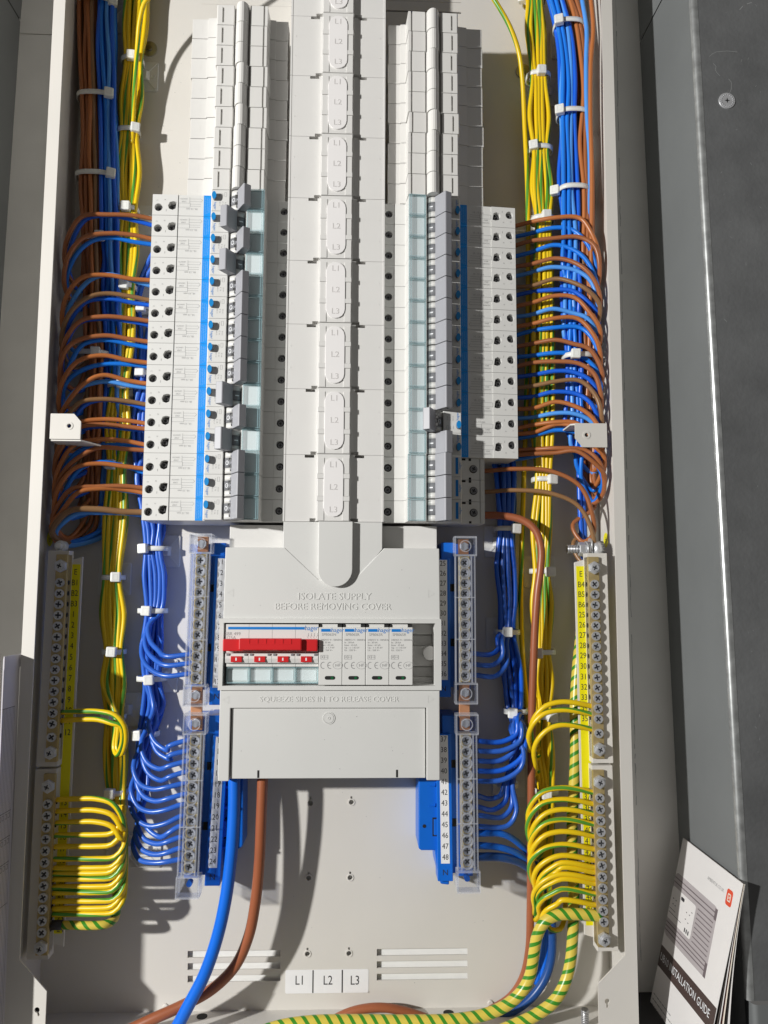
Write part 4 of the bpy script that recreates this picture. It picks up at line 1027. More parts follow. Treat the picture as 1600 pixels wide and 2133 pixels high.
# --- right bank
nb = nl = 0
def loomR(z): return interp([(-265, 175), (-60, 173), (60, 172), (160, 174), (195, 170), (260, 150), (300, 128)], z)
for k in range(15):
    z = ZR0-PITCH_*k
    d = max(20., min(54., z+272))
    if k == 14: continue
    rows = [('brown', 0.), ('blue', -6.0)] if k < 12 else [('brown', 0.)]
    if k in (10, 11): rows.insert(1, ('brown', -3.9))
    for kind, dz in rows:
        i = nb if kind == 'brown' else nl
        if kind == 'brown': nb += 1; off = 17.4+3.7*(i % 3); lay = 34-3.75*((i//3) % 6); hb = 22.
        else: nl += 1; off = 1.4+3.8*(i % 4); lay = 33-3.75*((i//4) % 4); hb = 17.
        zz = z+dz+(1.5 if kind == 'brown' else .5); up_ = random.uniform(.5, 6.5); sg = random.uniform(.65, 1.3); d *= random.uniform(.8, 1.12)
        xs_ = 108 if k < 12 else 84
        ex = jit(5)
        if k < 12: P = [(xs_, hb, zz), (128, hb, zz), (146, hb+5, zz+up_*.5), (164, hb+12, zz+up_), (181+ex, hb+17, zz+up_-.05*d), (193+ex*.6, hb+20, zz-.22*d*sg), (200, hb+18, zz-.5*d), (201.5, hb+9, zz-.8*d), (198, 18, zz-d)]
        else: P = [(xs_, hb, zz), (104, hb, zz), (130, hb+5, zz+1), (158, hb+12, zz-1), (180, hb+16, zz-.2*d-3), (191, hb+17, zz-.55*d-6), (192, hb+12, zz-.85*d-8), (186, hb+2, zz-d-6), (180, 18, zz-.85*d)]
        zl = zz-d*.62
        P += [(loomR(zl)+off, lay-4, zl+4), (loomR(zz)+off+jit(.8), lay, zz+3)]
        zq_ = zz+32
        while zq_ < 290: P.append((loomR(zq_)+off*(1 if zq_ < 170 else .9)+jit(1.5), lay+jit(1.2), zq_)); zq_ += 40
        P.append((loomR(300)+off*.85, lay, 300))
        P = P[:2]+[(min(a+jit(1.2), 204), max(5, b_+jit(1.2)), c_+jit(1.6)) for a, b_, c_ in P[2:8]]+P[8:]
        mm = M[(BR if kind == 'brown' else BL)[(k*2+1) % 5]]
        if kind == 'blue' and k == 2: mm = M['blue3']
        which = '' if kind == 'blue' or sum(1 for r_2 in rows if r_2[0] == 'brown') == 1 else ('upper ' if dz == 0 else 'lower ')
        bank = '%s breaker of the right bank' % ORD[k] if k < 12 else '%s short breaker at the bottom right' % ('topmost' if k == 12 else 'middle')
        tube('circuit_wire', P, RW, mm, '%s%s wire looping into the %s' % (which, kind, bank), 'wire', '%s wires of the right bank' % kind)
# two loose conductors by the right wall and two blue tails down to the stud
def pix_y(p):
    d = Vector((p[0], -p[1]+DIST, p[2]-CZ)); return 1066.5-FPX*d.dot(UP)/d.dot(FW)
def PX(*L): return [at(*p) for p in L]
tube('circuit_wire', PX((1206, -60, 40), (1213, 0, 42), (1222, 60, 42), (1221, 130, 40), (1222, 220, 38), (1228, 330, 36), (1226, 450, 34), (1222, 620, 28), (1214, 900, 20)), RW, M['blue3'], 'pale blue wire running straight down beside the right loom', 'wire', 'loose wires by the right wall')
tube('circuit_wire', PX((1222, -60, 48), (1231, 0, 48), (1236, 60, 48), (1231, 130, 46), (1230, 240, 44), (1233, 360, 42), (1232, 500, 38), (1228, 700, 30), (1220, 900, 20)), RW, M['brown2'], 'orange brown wire running straight down next to the right wall', 'wire', 'loose wires by the right wall')
tube('circuit_wire', PX((1200, 860, 16), (1205, 960, 16), (1209, 1075, 16), (1213, 1135, 14), (1222, 1230, 10)), 2.1, M['blue'], 'blue wire dropping straight down behind the earth stud', 'wire', 'blue wires behind the earth stud')
tube('circuit_wire', PX((1206, 860, 14), (1211, 960, 14), (1217, 1075, 15), (1220, 1135, 13), (1230, 1230, 9)), 2.1, M['blue4'], 'darker blue wire dropping behind the earth stud on the wall side', 'wire', 'blue wires behind the earth stud')
# --- neutral leads of the left bank to the two left neutral bars
bl = [(540, 306), (650, 304), (800, 301), (1000, 306), (1100, 320), (1143, 319), (1200, 322), (1272, 322), (1340, 318), (1413, 316), (1470, 320), (1527, 306), (1570, 296)]
tl = [(393, 1363), (392, 1382), (390, 1404)]+list(zip([387, 386, 384, 382, 381, 380, 374, 374, 372, 371, 370, 369], [1543, 1565, 1587, 1609, 1632, 1655, 1677, 1701, 1722, 1745, 1768, 1791]))
for i in range(15):
    z = ZR0-PITCH_*(14-i)
    col, lay = i % 5, i//5
    off = (2-col)*9.4; hh = 13.5-3.9*lay
    P = [(-132, 12, z), (-160, 13, z-1)]
    y0 = 1223-(z+302)*2.5
    for y in (600, 720, 850, 980, 1060, 1105, 1143, 1200, 1272, 1340, 1413, 1470, 1527):
        if y < y0+60 or (i < 3 and y > 1290-8*(2-i)): continue
        wv = .72 if y in (1143, 1272, 1413, 1527) else 1.05
        P.append(at(interp(bl, y)+off*wv+jit(2.2), y, hh))
    tx, ty = tl[i]
    if i < 3:
        lx = 302-7*i
        P += PX((lx+8, ty-62, 17), (lx+10, ty-30, 23), (lx+28, ty-8, 30), (345, ty+4, 36), (tx, ty, 38), (tx+14, ty-1, 38))
    else:
        j = i-3; lx = [316, 322, 300, 303, 284, 290, 279, 277, 301, 292, 288, 283][j]; dp = [20, 17, 15, 17, 12, 14, 14, 20, 22, 13, 12, 6][j]
        while P and pix_y(P[-1]) > ty-95: P.pop()
        P += PX((lx+4, ty-66, 18-lay), (lx-6, ty-34, 24), (lx+6, ty-4+dp*.3, 30), (lx+34, ty+dp, 36), (350, ty+dp*.62, 39), (tx, ty, 38), (tx+14, ty-2, 38))
    tube('neutral_lead', P, 2.0, M['blue4'], 'blue neutral lead bowing into the %s used terminal of the left neutral bars' % ORD[i], 'wire', 'blue neutral leads of the left bank')
# --- neutral leads of the right bank
br = [(480, 1040), (800, 1056), (960, 1052), (1110, 1055), (1180, 1053), (1250, 1058), (1317, 1056), (1400, 1067), (1480, 1073), (1520, 1074)]
tr = [(990, 1362), (990, 1384), (990, 1406), (992, 1543), (992, 1564), (992, 1585), (993, 1606), (993, 1627), (993, 1657), (993, 1680), (1003, 1699), (1003, 1722)]
endp = [[(1036, 1330, 26), (1038, 1352, 27), (1022, 1363, 29)], [(1046, 1335, 28), (1047, 1366, 30), (1028, 1385, 31)], [(1055, 1340, 24), (1056, 1380, 27), (1034, 1408, 29)],
        [(1078, 1500, 34), (1076, 1528, 36), (1045, 1545, 36)], [(1086, 1510, 36), (1084, 1542, 38), (1048, 1563, 38)], [(1070, 1520, 32), (1072, 1560, 35), (1045, 1583, 35)], [(1092, 1520, 34), (1090, 1572, 36), (1050, 1603, 36)], [(1064, 1520, 28), (1090, 1560, 37), (1086, 1598, 38), (1048, 1624, 37)],
        [(1074, 1560, 26), (1050, 1634, 26), (1044, 1656, 27), (1020, 1664, 29)], [(1080, 1560, 24), (1057, 1634, 26), (1053, 1668, 28), (1028, 1687, 30)], [(1068, 1560, 22), (1063, 1634, 24), (1066, 1680, 28), (1046, 1702, 31)], [(1084, 1570, 26), (1068, 1634, 28), (1076, 1690, 32), (1058, 1720, 33)]]
for i in range(12):
    z = ZR0-PITCH_*(11-i); col, lay = i % 4, i//4; off = (col-1.5)*10.4; hh = 18-4.2*lay
    P = [(92, 10, z), (112, 10, z-2)]; y0 = 1223-(z+302)*2.5
    for y in (560, 700, 850, 960, 1050, 1102, 1180, 1250, 1317, 1400, 1480):
        if y < y0+50 or (i < 3 and y > 1318): continue
        wv = .75 if y in (1102, 1317, 1480) else 1.05
        P.append(at(interp(br, y)+off*wv+jit(2.5), y, hh-4*(y < 1000)))
    tx, ty = tr[i]
    P += PX(*endp[i])+PX((tx, ty, 38 if i > 2 else 36), (tx-14, ty-1, 38))
    tube('neutral_lead', P, 2.0, M['blue4' if i % 3 else 'blue'], 'blue neutral lead curving into the %s used terminal of the right neutral bars' % ORD[i], 'wire', 'blue neutral leads of the right bank')
for j, (r, pts, lab) in enumerate(((2.6, [(978, 1737, 38), (1000, 1736, 36), (1045, 1737, 33), (1080, 1756, 26), (1112, 1795, 16), (1136, 1850, 9), (1142, 1950, 7), (1128, 2040, 7)], 'upper'), (2.6, [(978, 1761, 38), (1000, 1761, 36), (1045, 1766, 33), (1085, 1782, 26), (1115, 1815, 16), (1130, 1870, 8), (1134, 1960, 6), (1118, 2050, 6)], 'lower'))):
    tube('blue_tail', PX(*pts), r, M['bigblue'], '%s of two medium blue tails passing behind the upright brown cable' % lab, 'cable', 'medium blue tails')
# --- earth looms
el = [(-40, 292), (0, 286), (110, 279), (250, 270), (450, 266), (600, 261), (800, 249), (1000, 242), (1100, 239), (1200, 233), (1400, 238), (1550, 238), (1640, 242), (1690, 246)]
yl = [1483, 1500, 1666, 1690, 1714, 1740, 1764, 1790, 1809, 1820, 1832, 1848, 1860, 1878, 1893, 1905]
for i in range(16):
    col, lay = i % 6, i//6; off = (col-2.5)*8.6; hh = 15-4.0*lay; ty = yl[i]; P = []
    ph = random.uniform(0, 6.28)
    for y in (-60, 0, 60, 130, 205, 277, 360, 440, 520, 600, 700, 805, 890, 970, 1080, 1203, 1280, 1357, 1425, 1490, 1570, 1648):
        if i < 2 and y > 1430: continue
        tied = y in (130, 277, 440, 600, 805, 970, 1203, 1357, 1490, 1648)
        P.append(at(interp(el, y)+off*(.70 if tied else 1.0)+(0 if tied else 2.2*math.sin(y*.013+ph)), y, hh+(0 if tied else jit(.8))))
    if i < 2:
        P += PX((258-8*i, 1500, 30), (262-6*i, 1545, 34), (263-8*i, 1530+14, 36)) if False else PX((246-4*i, 1500, 26), (244-6*i, 1560, 28), (252-8*i, 1572, 32), (262-7*i, 1545, 38), (259-8*i, 1512, 42), (240-6*i, ty+7, 42), (205, ty-1, 40), (160, ty-1, 38), (128, ty+1, 37))
    elif ty < 1735:
        P += PX((254, 1700, 22), (258, 1735, 26), (260, 1740-4*i, 36), (254, ty+36, 42), (234, ty+8, 42), (200, ty-2, 40), (160, ty-2, 38), (116, ty, 37))
    else:
        e = jit(4)
        P += PX((256, 1705, 26), (260+e*.5, ty-58, 34), (254+e, ty-26, 40), (236+e, ty-5, 41), (200, ty-1, 40), (158, ty-1, 38), (110, ty, 37))
    lab = 'green and yellow earth wire, %s down of those looping to the left earth bars' % ORD[i]
    tube('earth_wire', P, 2.05, M['earth'], lab, 'wire', 'earth wires of the left loom')
tg_ = tube('earth_cable', PX((238, 1840, 12), (244, 1880, 22), (238, 1915, 30), (222, 1925, 36), (190, 1928, 38), (150, 1927, 38), (128, 1927, 38)), 3.2, M['earthbig'], 'short striped earth cable with a dark ferrule at the lowest left terminal', 'cable', None)
q0, q1 = at(131, 1927, 38), at(108, 1927, 38)
fe = MB().cyl((q1[0], 38, q1[2]), 'x', 3.5, q0[0]-q1[0], 14).build('ferrule', M['ferrule'], tg_, at(238, 1840, 12))
erx = [(-40, 1108), (0, 1113), (60, 1116), (165, 1122), (250, 1124), (315, 1126), (460, 1132), (700, 1132), (900, 1131), (1002, 1132), (1100, 1128), (1190, 1128), (1300, 1130), (1450, 1130), (1560, 1131), (1645, 1138), (1720, 1140)]
yr = [1471, 1488, 1519, 1650, 1674, 1695, 1716, 1741, 1768, 1791, 1806, 1816, 1830, 1840, 1861, 1884]
lx_ = [1106, 1101, 1112, 1100, 1099, 1106, 1104, 1104, 1103, 1112, 1121, 1128, 1111, 1118, 1121, 1129]
for i in range(16):
    col, lay = i % 5, i//5; off = (col-2)*9.0; hh = 22-4.*lay; ty = yr[i]; P = []; ph = random.uniform(0, 6.28)
    stop = ty-10 if ty-10 < 1690 else 1690
    for y in (-60, 0, 60, 165, 240, 315, 390, 460, 580, 700, 800, 900, 1002, 1100, 1190, 1260, 1357, 1420, 1490, 1560, 1645):
        if y > stop-40: continue
        tied = y in (0, 165, 315, 460, 1002, 1190, 1357, 1490, 1645)
        P.append(at(interp(erx, y)+off*(.72 if tied else 1.0)+(0 if tied else 2.6*math.sin(y*.012+ph)), y, hh))
    dd = 88 if i < 8 else 70 if i < 13 else 52
    x0 = lx_[i]
    P += PX((1136+off*.4, ty+10, 14), (1132, ty+dd*.8, 14), (1116, ty+dd*1.06, 22), (x0+3, ty+dd*.82, 33), (x0, ty+dd*.52, 38), (x0+9, ty+dd*.24, 42), (x0+32, ty-1, 45), (1170, ty-9, 47), (1205, ty-6, 48), (1232, ty, 47), (1243, ty+1, 46))
    tube('earth_wire', P, 2.0, M['earth'], 'green and yellow earth wire, %s down of those looping to the right earth bars' % ORD[i], 'wire', 'earth wires of the right loom')
tube('earth_wire', PX((1000, -40, 42), (1030, 0, 42), (1062, 55, 38), (1080, 105, 32), (1088, 160, 26), (1093, 260, 18), (1099, 400, 14), (1100, 600, 12), (1096, 850, 12), (1088, 1100, 12), (1085, 1250, 12), (1088, 1350, 12), (1096, 1450, 12), (1104, 1520, 10), (1118, 1600, 8)), 2.1, M['earth'], 'single yellow earth wire arching down on its own left of the right loom', 'wire')
tube('earth_wire', PX((440, -70, 46), (395, -42, 46), (345, -20, 44), (305, 0, 40), (292, 40, 34), (286, 100, 26), (280, 200, 20), (276, 300, 16)), 2.0, M['earth'], 'yellow earth wire arching over the top into the left loom', 'wire')
# --- large cables
tube('supply_cable', PX((486, 1560, 34), (488, 1625, 36), (487, 1700, 38), (481, 1790, 40), (469, 1880, 42), (452, 1955, 42), (426, 2030, 42), (392, 2096, 42), (352, 2170, 42), (330, 2210, 42)), 4.7, M['bigblue'], 'thick bright blue supply cable sweeping down from under the main cover', 'cable', n=20)
tube('supply_cable', PX((548, 1560, 34), (547, 1625, 36), (544, 1710, 36), (540, 1800, 34), (532, 1880, 32), (518, 1950, 30), (490, 2012, 28), (445, 2058, 28), (390, 2090, 30), (320, 2122, 34), (260, 2150, 36)), 4.15, M['brown4'], 'thick brown supply cable bending left at the bottom of the enclosure', 'cable', n=20)
tube('supply_cable', PX((985, 1071, 22), (1006, 1073, 24), (1052, 1075, 28), (1090, 1084, 32), (1115, 1104, 35), (1127, 1140, 36), (1126, 1185, 36), (1120, 1230, 36), (1115, 1300, 35), (1111, 1400, 33), (1108, 1500, 31), (1107, 1620, 30), (1106, 1780, 26), (1105, 1900, 22), (1102, 1980, 18), (1088, 2040, 12), (1062, 2078, 9), (1020, 2105, 8), (960, 2135, 8)), 3.1, M['brown4'], 'brown cable dropping from the lowest short breaker past the earth loom', 'cable', n=18)
tube('supply_cable', PX((930, 2140, 10), (890, 2122, 10), (840, 2106, 11), (800, 2099, 12), (760, 2101, 12), (720, 2112, 12), (660, 2145, 14)), 3.4, M['brown4'], 'brown cable arching low over the enclosure floor behind the striped cable', 'cable', n=18)
tube('earth_cable', PX((1252, 1909, 47), (1232, 1906, 47), (1195, 1904, 46), (1160, 1906, 44), (1135, 1920, 43), (1119, 1950, 42), (1112, 1990, 41), (1105, 2030, 40), (1088, 2064, 40), (1058, 2092, 40), (1015, 2112, 40), (950, 2124, 40), (850, 2127, 38), (740, 2126, 36), (650, 2128, 36), (590, 2136, 36), (540, 2150, 36)), 4.3, M['earthbig'], 'thick green and yellow striped cable from the lowest right terminal along the floor', 'cable', n=20)
tube('earth_cable', PX((1222, 1195, 8), (1216, 1260, 10), (1209, 1330, 14), (1202, 1400, 18), (1198, 1480, 22), (1199, 1560, 26), (1196, 1640, 28), (1192, 1720, 28), (1193, 1800, 28), (1196, 1880, 28), (1193, 1950, 30), (1189, 2000, 32), (1178, 2045, 34), (1155, 2085, 36), (1115, 2115, 36), (1070, 2136, 36), (1000, 2165, 36)), 4.4, M['earthbig'], 'thick green and yellow striped cable rising behind the right number strip', 'cable', n=20)
tube('supply_cable', PX((978, 1786, 38), (1000, 1785, 36), (1045, 1786, 32), (1090, 1800, 24), (1125, 1835, 14), (1146, 1890, 12), (1151, 1950, 12), (1148, 2000, 12), (1132, 2045, 12), (1100, 2085, 12), (1055, 2112, 12), (980, 2128, 12), (900, 2136, 12)), 3.3, M['shadedblue'], 'shade-darkened blue cable from the lowest right neutral terminal curving along the floor', 'cable', n=18)
tube('earth_wire', PX((1150, 1860, 14), (1140, 1895, 18), (1136, 1918, 26), (1148, 1936, 30), (1166, 1936, 28), (1176, 1915, 22), (1178, 1880, 16)), 2.0, M['earth'], 'earth wire dipping in a small loop below the striped cable', 'wire')
# ------------------------------------------------------------------ ties and mounts
def tie(px0, px1, py, h, headpx, label, group, rh=9., r_head=1.0, slope=0.):
    a, c = at(px0, py, h), at(px1, py, h); cx, rx = (a[0]+c[0])/2, (c[0]-a[0])/2+.8; z = (a[2]+c[2])/2
    t = empty('cable_tie', cx, h, z); tag(t, label, 'cable tie', group)
    t.rotation_euler = (0, slope, 0)
    n = 28; v = []; f = []
    for i in range(n):
        an = 2*math.pi*i/n; u, w_ = math.copysign(abs(math.cos(an))**.75, math.cos(an)), math.copysign(abs(math.sin(an))**.75, math.sin(an))
        for k, (e, zz) in enumerate(((0, -2.0), (1.0, -2.0), (1.0, 2.0), (0, 2.0))):
            v.append(((rx+e)*u, (rh+e)*w_, zz))
    for i in range(n):
        j = (i+1) % n
        for k in range(4): f.append((4*i+k, 4*i+(k+1) % 4, 4*j+(k+1) % 4, 4*j+k))
    MB().add(v, f, True).build('strap', M['nylon'], t)
    hx = at(headpx, py, h+rh)[0]-cx
    tl_ = max(-1., min(1., hx/max(rx, 1))); hh = rh*(1-abs(tl_)**2.2)**.45
    hd = MB().box(-3.9, 3.9, hh-1.2, hh+4.6, -4.0*r_head, 4.0*r_head).build('head', M['nylon'], t, (0, 0, 0), 1.0)
    hd.location = (hx*S, 0, jit(.6)*S); hd.rotation_euler = (0, jit(.08), tl_*.5)
    MB().rect(-1.7, -2.0, 1.7, 2.0, hh+4.66, .35).build('pawl_slot', M['cover'], hd)
for i, (x0, x1, y, hx) in enumerate(((166, 236, 12, 224), (166, 236, 207, 217), (163, 236, 371, 220), (186, 236, 503, 206), (162, 226, 740, 195))):
    tie(x0, x1, y, 15, hx, 'white cable tie round the left brown and blue loom, %s from the top' % ORD[i], 'cable ties on the left loom', 10.5)
for i, (x0, x1, y, hx) in enumerate(((258, 296, 130, 273), (250, 288, 277, 276), (247, 286, 440, 262), (240, 280, 600, 257), (230, 268, 805, 250), (222, 260, 970, 232), (217, 256, 1203, 238), (218, 258, 1357, 233), (216, 258, 1493, 225), (222, 262, 1648, 232))):
    tie(x0, x1, y, 10.5, hx, 'white cable tie round the left earth loom, %s from the top' % ORD[i], 'cable ties on the left earth loom', 7.5)
for i, (x0, x1, y, hx) in enumerate(((288, 318, 645, 296), (286, 316, 780, 294), (294, 346, 1143, 303), (292, 345, 1272, 308), (290, 340, 1413, 311), (280, 328, 1527, 290))):
    tie(x0, x1, y, 9.5, hx, 'white cable tie round the blue leads beside the left bank, %s from the top' % ORD[i], 'cable ties on the left blue leads', 7.0)
for i, (x0, x1, y, hx) in enumerate(((1093, 1132, 2, 1096), (1100, 1142, 163, 1127), (1106, 1146, 315, 1118), (1110, 1150, 460, 1137), (1112, 1152, 1000, 1146), (1108, 1150, 1190, 1142), (1110, 1152, 1357, 1126), (1110, 1154, 1490, 1146), (1118, 1158, 1646, 1140))):
    tie(x0, x1, y, 16, hx, 'white cable tie round the right earth loom, %s from the top' % ORD[i], 'cable ties on the right earth loom', 8.5)
for i, (x0, x1, y, hx) in enumerate(((1157, 1212, 58, 1173), (1164, 1220, 242, 1176), (1166, 1222, 399, 1164), (1176, 1232, 745, 1203))):
    tie(x0, x1, y, 28, hx, 'white cable tie round the right blue and brown loom, %s from the top' % ORD[i], 'cable ties on the right loom', 10.5)
for i, (x0, x1, y, hx) in enumerate(((1034, 1078, 1102, 1070), (1034, 1078, 1316, 1058), (1052, 1094, 1480, 1071), (1040, 1074, 1632, 1058))):
    tie(x0, x1, y, 12.5, hx, 'white cable tie round the blue leads beside the right bank, %s from the top' % ORD[i], 'cable ties on the right blue leads', 8.5)
mt_ = None
def mount(px, py, label, rot=0.):
    global mt_
    q = at(px, py, 3)
    if mt_ is None:
        mt_ = empty('tie_mount')
        MB().poly(rrect(-13.5, -13.5, 13.5, 13.5, 1.5), 0, 1.6).build('pad', M['mountpl'], mt_, bevel=.4)
        MB().prism([(-6.5, 1.6), (-4, 4.6), (4, 4.6), (6.5, 1.6)], -4, 4).build('bridge', M['mountpl'], mt_, bevel=.5)
        b = MB().ring((-9, 0), 1.6, 2.2, 1.6, 2.0, 12).ring((9, 0), 1.6, 2.2, 1.6, 2.0, 12)
        for sx in (-1, 1):
            for sz in (-1, 1): b.poly([(sx*12.5, sz*12), (sx*11.5, sz*12.6), (sx*4.5, sz*5), (sx*5.5, sz*4.4)], 1.6, 2.1)
        b.build('web', M['mountpl'], mt_)
        t = mt_
    else: t = copy_tree(mt_)
    t.location = (q[0]*S, -1.05*S, q[2]*S); t.rotation_euler = (0, rot, 0); tag(t, label, 'cable tie mount', 'square adhesive tie mounts')
M['mountpl'] = mat('mount_plastic', (.74, .735, .70), .42, vary=.02)
for px, py, lab in ((297, 158, 'behind the left earth loom nearest the top'), (232, 38, 'behind the left brown and blue loom at the top'), (302, 458, 'behind the left earth loom by the top breaker'), (272, 818, 'behind the left earth loom beside the ninth breaker'), (238, 1206, 'behind the left earth loom beside terminals B1 to B3'), (260, 1478, 'behind the left earth loom beside terminal 10'), (256, 1772, 'behind the looped left earth wires'),
                    (341, 1148, 'behind the left blue leads below the bank'), (335, 1408, 'behind the left blue leads beside the upper neutral bar'), (300, 1772, 'behind the bowed left blue leads near the bottom'), (1135, 190, 'behind the right earth loom nearest the top'), (1126, 478, 'behind the right earth loom by the top breaker'), (1124, 1191, 'behind the right brown cable and earth loom'), (1140, 1490, 'behind the right earth loom beside terminal 34'),
                    (1042, 1128, 'behind the right blue leads below the bank'), (1046, 1320, 'behind the right blue leads beside terminal 32'), (1060, 1626, 'behind the right blue leads beside the brown cable'), (1178, 92, 'behind the right blue and brown loom at the top'), (1184, 425, 'behind the right blue and brown loom near the breakers')):
    mount(px, py, 'square white tie mount stuck '+lab)
# ------------------------------------------------------------------ circuit chart and booklet
q0 = at(42, 1366, 60); q1 = at(12, 2133, 60)
ch = empty('circuit_chart', q0[0], 60, q0[2]-190); tag(ch, 'printed circuit chart card standing at the left edge beside the enclosure', 'chart card')
CHO = (q0[0], 60, q0[2]-190)
lx2 = (q1[0]-q0[0])/(q1[2]-q0[2])
def cp(hh, dz): return (q0[0]+lx2*dz-(hh-60)*.06, hh, q0[2]+dz)
def card(h0, h1, dz0, dz1, lift, name, m):
    b = MB(); v = [cp(h0, dz0), cp(h1, dz0), cp(h1, dz1), cp(h0, dz1)]
    b.add([(x+lift, h, z) for x, h, z in v]+[(x+lift-.8, h, z) for x, h, z in v], [(0, 1, 2, 3), (7, 6, 5, 4), (0, 4, 5, 1), (1, 5, 6, 2), (2, 6, 7, 3), (3, 7, 4, 0)])
    return b.build(name, m, ch, CHO)
card(60, 83, -340, 0, 0, 'card', M['cardpaper'])
card(59, 83.5, -8, 1.5, .5, 'top_edge', M['cardpaper'])
b = MB()
for i in range(9):
    hh = 65+i*2.0; v = [cp(hh, -36), cp(hh+.3, -36), cp(hh+.3, -340), cp(hh, -340)]; b.add([(x+.1, h, z) for x, h, z in v], [(0, 1, 2, 3)])
for dz in (-36, -110, -128, -146, -175):
    v = [cp(65, dz), cp(83, dz), cp(83, dz-.35), cp(65, dz-.35)]; b.add([(x+.12, h, z) for x, h, z in v], [(0, 1, 2, 3)])
for dz in (-112, -130, -148):
    for i in range(4):
        hh = 66.5+i*4.2; v = [cp(hh, dz), cp(hh+2.4, dz), cp(hh+2.4, dz-3), cp(hh, dz-3)]
        for k in range(4):
            p, r_3 = v[k], v[(k+1) % 4]
            b.add([(p[0]+.12, p[1], p[2]), (r_3[0]+.12, r_3[1], r_3[2]), (r_3[0]+.12, r_3[1]+.3, r_3[2]+.3), (p[0]+.12, p[1]+.3, p[2]+.3)], [(0, 1, 2, 3)])
b.build('table_lines', M['print_dark'], ch, CHO)
# booklet leaning against the sheet metal: local x = towards the viewer along the wall, z = up its face, h = out to the left
tl3 = at(1423, 1745, 12); W_, H_ = 98.0, 175.0
ux = Vector((0, -1, 0)); uz = Vector((.238, 0, .971)).normalized(); uh = uz.cross(ux)*-1
bk = empty('installation_booklet')
mw = Matrix.Identity(4)
# local axes as MB writes them: (x, -h, z)
for i in range(3): mw[i][0], mw[i][1], mw[i][2] = ux[i], -uh[i] if False else (uz.cross(ux))[i], uz[i]
mw[0][3], mw[1][3], mw[2][3] = tl3[0]*S, -tl3[1]*S, tl3[2]*S
bk.matrix_world = mw
tag(bk, 'white UB10 INSTALLATION GUIDE booklet leaning against the grey sheet', 'booklet')

def bq(pts, h, name, m, th=.25):
    b = MB(); n = len(pts)
    b.add([(x, h+o, z) for x, o, z in pts]+[(x, h+o-th, z) for x, o, z in pts], [tuple(range(n)), tuple(range(2*n-1, n-1, -1))]+[(i, (i+1) % n, n+(i+1) % n, n+i) for i in range(n)])
    return b.build(name, m, bk)
cvr = bq([(0, 0, 0), (W_, 0, 0), (W_-5, 0, -H_), (0, 0, -H_)], 0, 'cover', M['paper'])
def page(i, d, m, top=0., wx=0.):
    n = 10; b = MB(); v = []
    for k in range(n+1):
        f = k/n; z = top-H_*f; bow = -.25*i-d*(f**1.5)+.7*math.sin(f*7+i)*f
        v += [(0, -.2*i, z), (W_-2+wx-4*f, bow, z)]
    b.add(v, [(2*k, 2*k+1, 2*k+3, 2*k+2) for k in range(n)], True)
    b.build('page', m, bk)
for i, (d, mm, wx) in enumerate(((5.5, 'pagedark', 1.0), (8.5, 'paper', 1.6), (11, 'pagered', 1.0), (14.5, 'pagecream', 2.0), (17.5, 'pagedark', .8), (22.5, 'paper', 2.0))): page(i+1, d, M[mm], 0, wx)
h = .08
MB().poly(rrect(-.0, -76, 73, -27, 5), 0, h).build('heater_picture', M['heater'], cvr)
b = MB()
for z in (-31, -34.5): b.line(0, z, 70, z, h+.06, .9)
for z in (-66, -69, -72): b.line(0, z, 70, z, h+.06, .9)
for i in range(8): b.line(45, -38.5-3.4*i, 70, -38.5-3.4*i, h+.06, .8)
b.box(69.5, 73, h, h+.06, -36, -28).box(69.5, 73, h, h+.06, -76, -66)
b.build('heater_slot', M['heaterdark'], cvr)
pn = MB().poly(rrect(0, -63, 42, -38, 2), 0, h+.1).build('control_panel', M['paper'], cvr)
b = MB().poly(rrect(17, -43, 23, -40.4, 1.1), h+.1, h+.16)
for x, z in ((4, -47), (9, -47), (5, -51), (9, -51), (29, -48), (34, -48), (29, -53), (34, -54), (37, -45)): b.box(x, x+1.6, h+.1, h+.16, z, z+.6)
b.line(1, -55, 12, -55, h+.16, .4).line(1, -58, 24, -58, h+.16, .4)
for x in (31, 34, 37): b.box(x, x+1.6, h+.1, h+.16, -61.5, -58.5)
b.build('panel_print', M['print_dark'], pn)
MB().box(0, W_-3, 0, h, -101, -85).build('title_band', M['band'], cvr)
MB().text('UB10 INSTALLATION GUIDE', 7.9, 45, h+.06, -93, 0, .86).build('title_text', M['print_white'], cvr)
MB().text('AMBIENTUK.CO.UK', 3.4, 63, h, -13.5, 0, .85).build('web_address', M['print_grey'], cvr)
lg = MB().poly(rrect(80, -20.5, 88.5, -9.5, 2), 0, h).build('red_logo', M['logo'], cvr)
MB().rect(82.4, -17.3, 86, -12.7, h+.05, .9).box(83.6, 84.9, h, h+.05, -15.7, -14.2).build('logo_mark', M['pagecream'], lg)
b = MB()
for i, (z, l) in enumerate(((-122, 34), (-126, 40), (-130, 28), (-134, 36), (-138, 44), (-142, 25))):
    x = 3
    while x < l: wd = random.uniform(1.5, 5); b.box(x, x+wd, 0, h, z, z+.8); x += wd+1
b.build('small_print', M['print_grey'], cvr)

q = at(1219, 2128, 30); t = empty('threaded_stud', q[0], 30, ZB); tag(t, 'zinc threaded stud standing on the enclosure floor at the lower right', 'bolt')
MB().cyl((0, 0, 0), 'z', 2.6, 13, 14).build('shaft', M['darksteel'], t)
for i in range(9): MB().cyl((0, 0, 1.2+1.3*i), 'z', 3.0, .6, 14).build('thread', M['steel'], t)

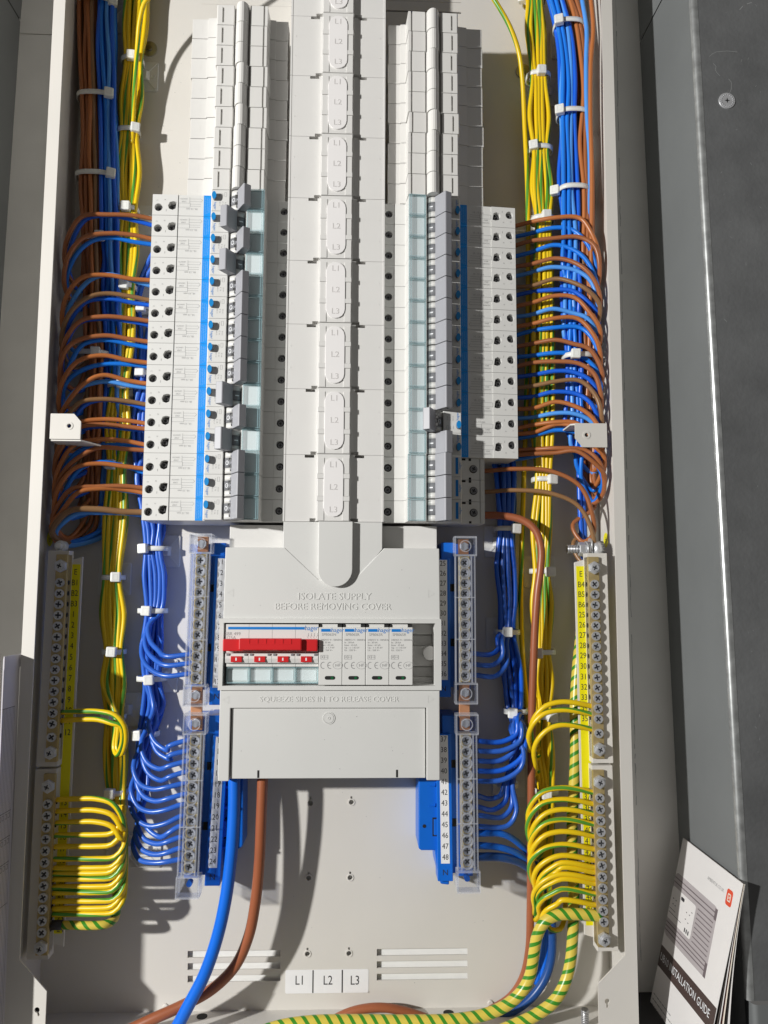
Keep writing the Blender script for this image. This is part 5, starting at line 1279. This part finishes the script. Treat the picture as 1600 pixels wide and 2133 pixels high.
# chalky scratches on the galvanised sheet
b = MB(); fo = bpy.data.objects['right_front_panel']
def sc_line(pts, wd):
    for i in range(len(pts)-1):
        p, q = at(pts[i][0], pts[i][1], 0), None
        def onp(px, py):
            h = 99.3
            for _ in range(4):
                x = at(px, py, h)[0]; z = at(px, py, h)[2]; h = 99.4+(x+lean*(z+250)-271.5)*(1.8/198.5)+.06
            return at(px, py, h)
        p, q = onp(*pts[i]), onp(*pts[i+1]); dx, dz = q[0]-p[0], q[2]-p[2]; l = math.hypot(dx, dz) or 1; ox, oz = -dz/l*wd/2, dx/l*wd/2
        if random.random() < .75: b.add([(p[0]+ox, p[1], p[2]+oz), (q[0]+ox, q[1], q[2]+oz), (q[0]-ox, q[1], q[2]-oz), (p[0]-ox, p[1], p[2]-oz)], [(0, 1, 2, 3)])
for pts, wd in (([(1478, 118), (1484, 112), (1492, 108), (1502, 107), (1514, 106), (1526, 107), (1536, 108), (1552, 109)], .3), ([(1486, 132), (1492, 138), (1490, 145), (1494, 152), (1500, 158), (1510, 159), (1518, 164), (1524, 172), (1524, 184), (1520, 194)], .32),
                ([(1541, 20), (1548, 12), (1556, 8), (1566, 5)], .5), ([(1536, 6), (1540, 2), (1552, 3)], .4), ([(1580, 640), (1588, 655)], .25), ([(1508, 664), (1514, 670), (1522, 672)], .25)): sc_line(pts, wd)
for _ in range(60):
    x, y = random.uniform(1500, 1600), random.uniform(0, 1900)
    if x < 1475+y*.062: continue
    sc_line([(x, y), (x+jit(4), y+jit(6))], random.uniform(.12, .3))
tag(b.build('scratch_mark', M['scratch'], fo), kind='stuff')

# specks of swarf and dust on the back plate and covers
b = MB()
for _ in range(70):
    px, py, h = random.choice(((random.uniform(420, 1080), random.uniform(1640, 2060), 1.0), (random.uniform(330, 390), random.uniform(30, 390), 1.0), (random.uniform(480, 900), random.uniform(1150, 1280), HC), (random.uniform(490, 880), random.uniform(1480, 1610), HC-2.2)))
    q = at(px, py, h); r = random.uniform(.12, .38)
    b.poly([(q[0]+r*math.cos(k*1.26+jit(.3)), q[2]+r*random.uniform(.5, 1.4)*math.sin(k*1.26)) for k in range(5)], h, h+.12)
tag(b.build('dust_speck', M['print_grey'], case, CO), kind='stuff')
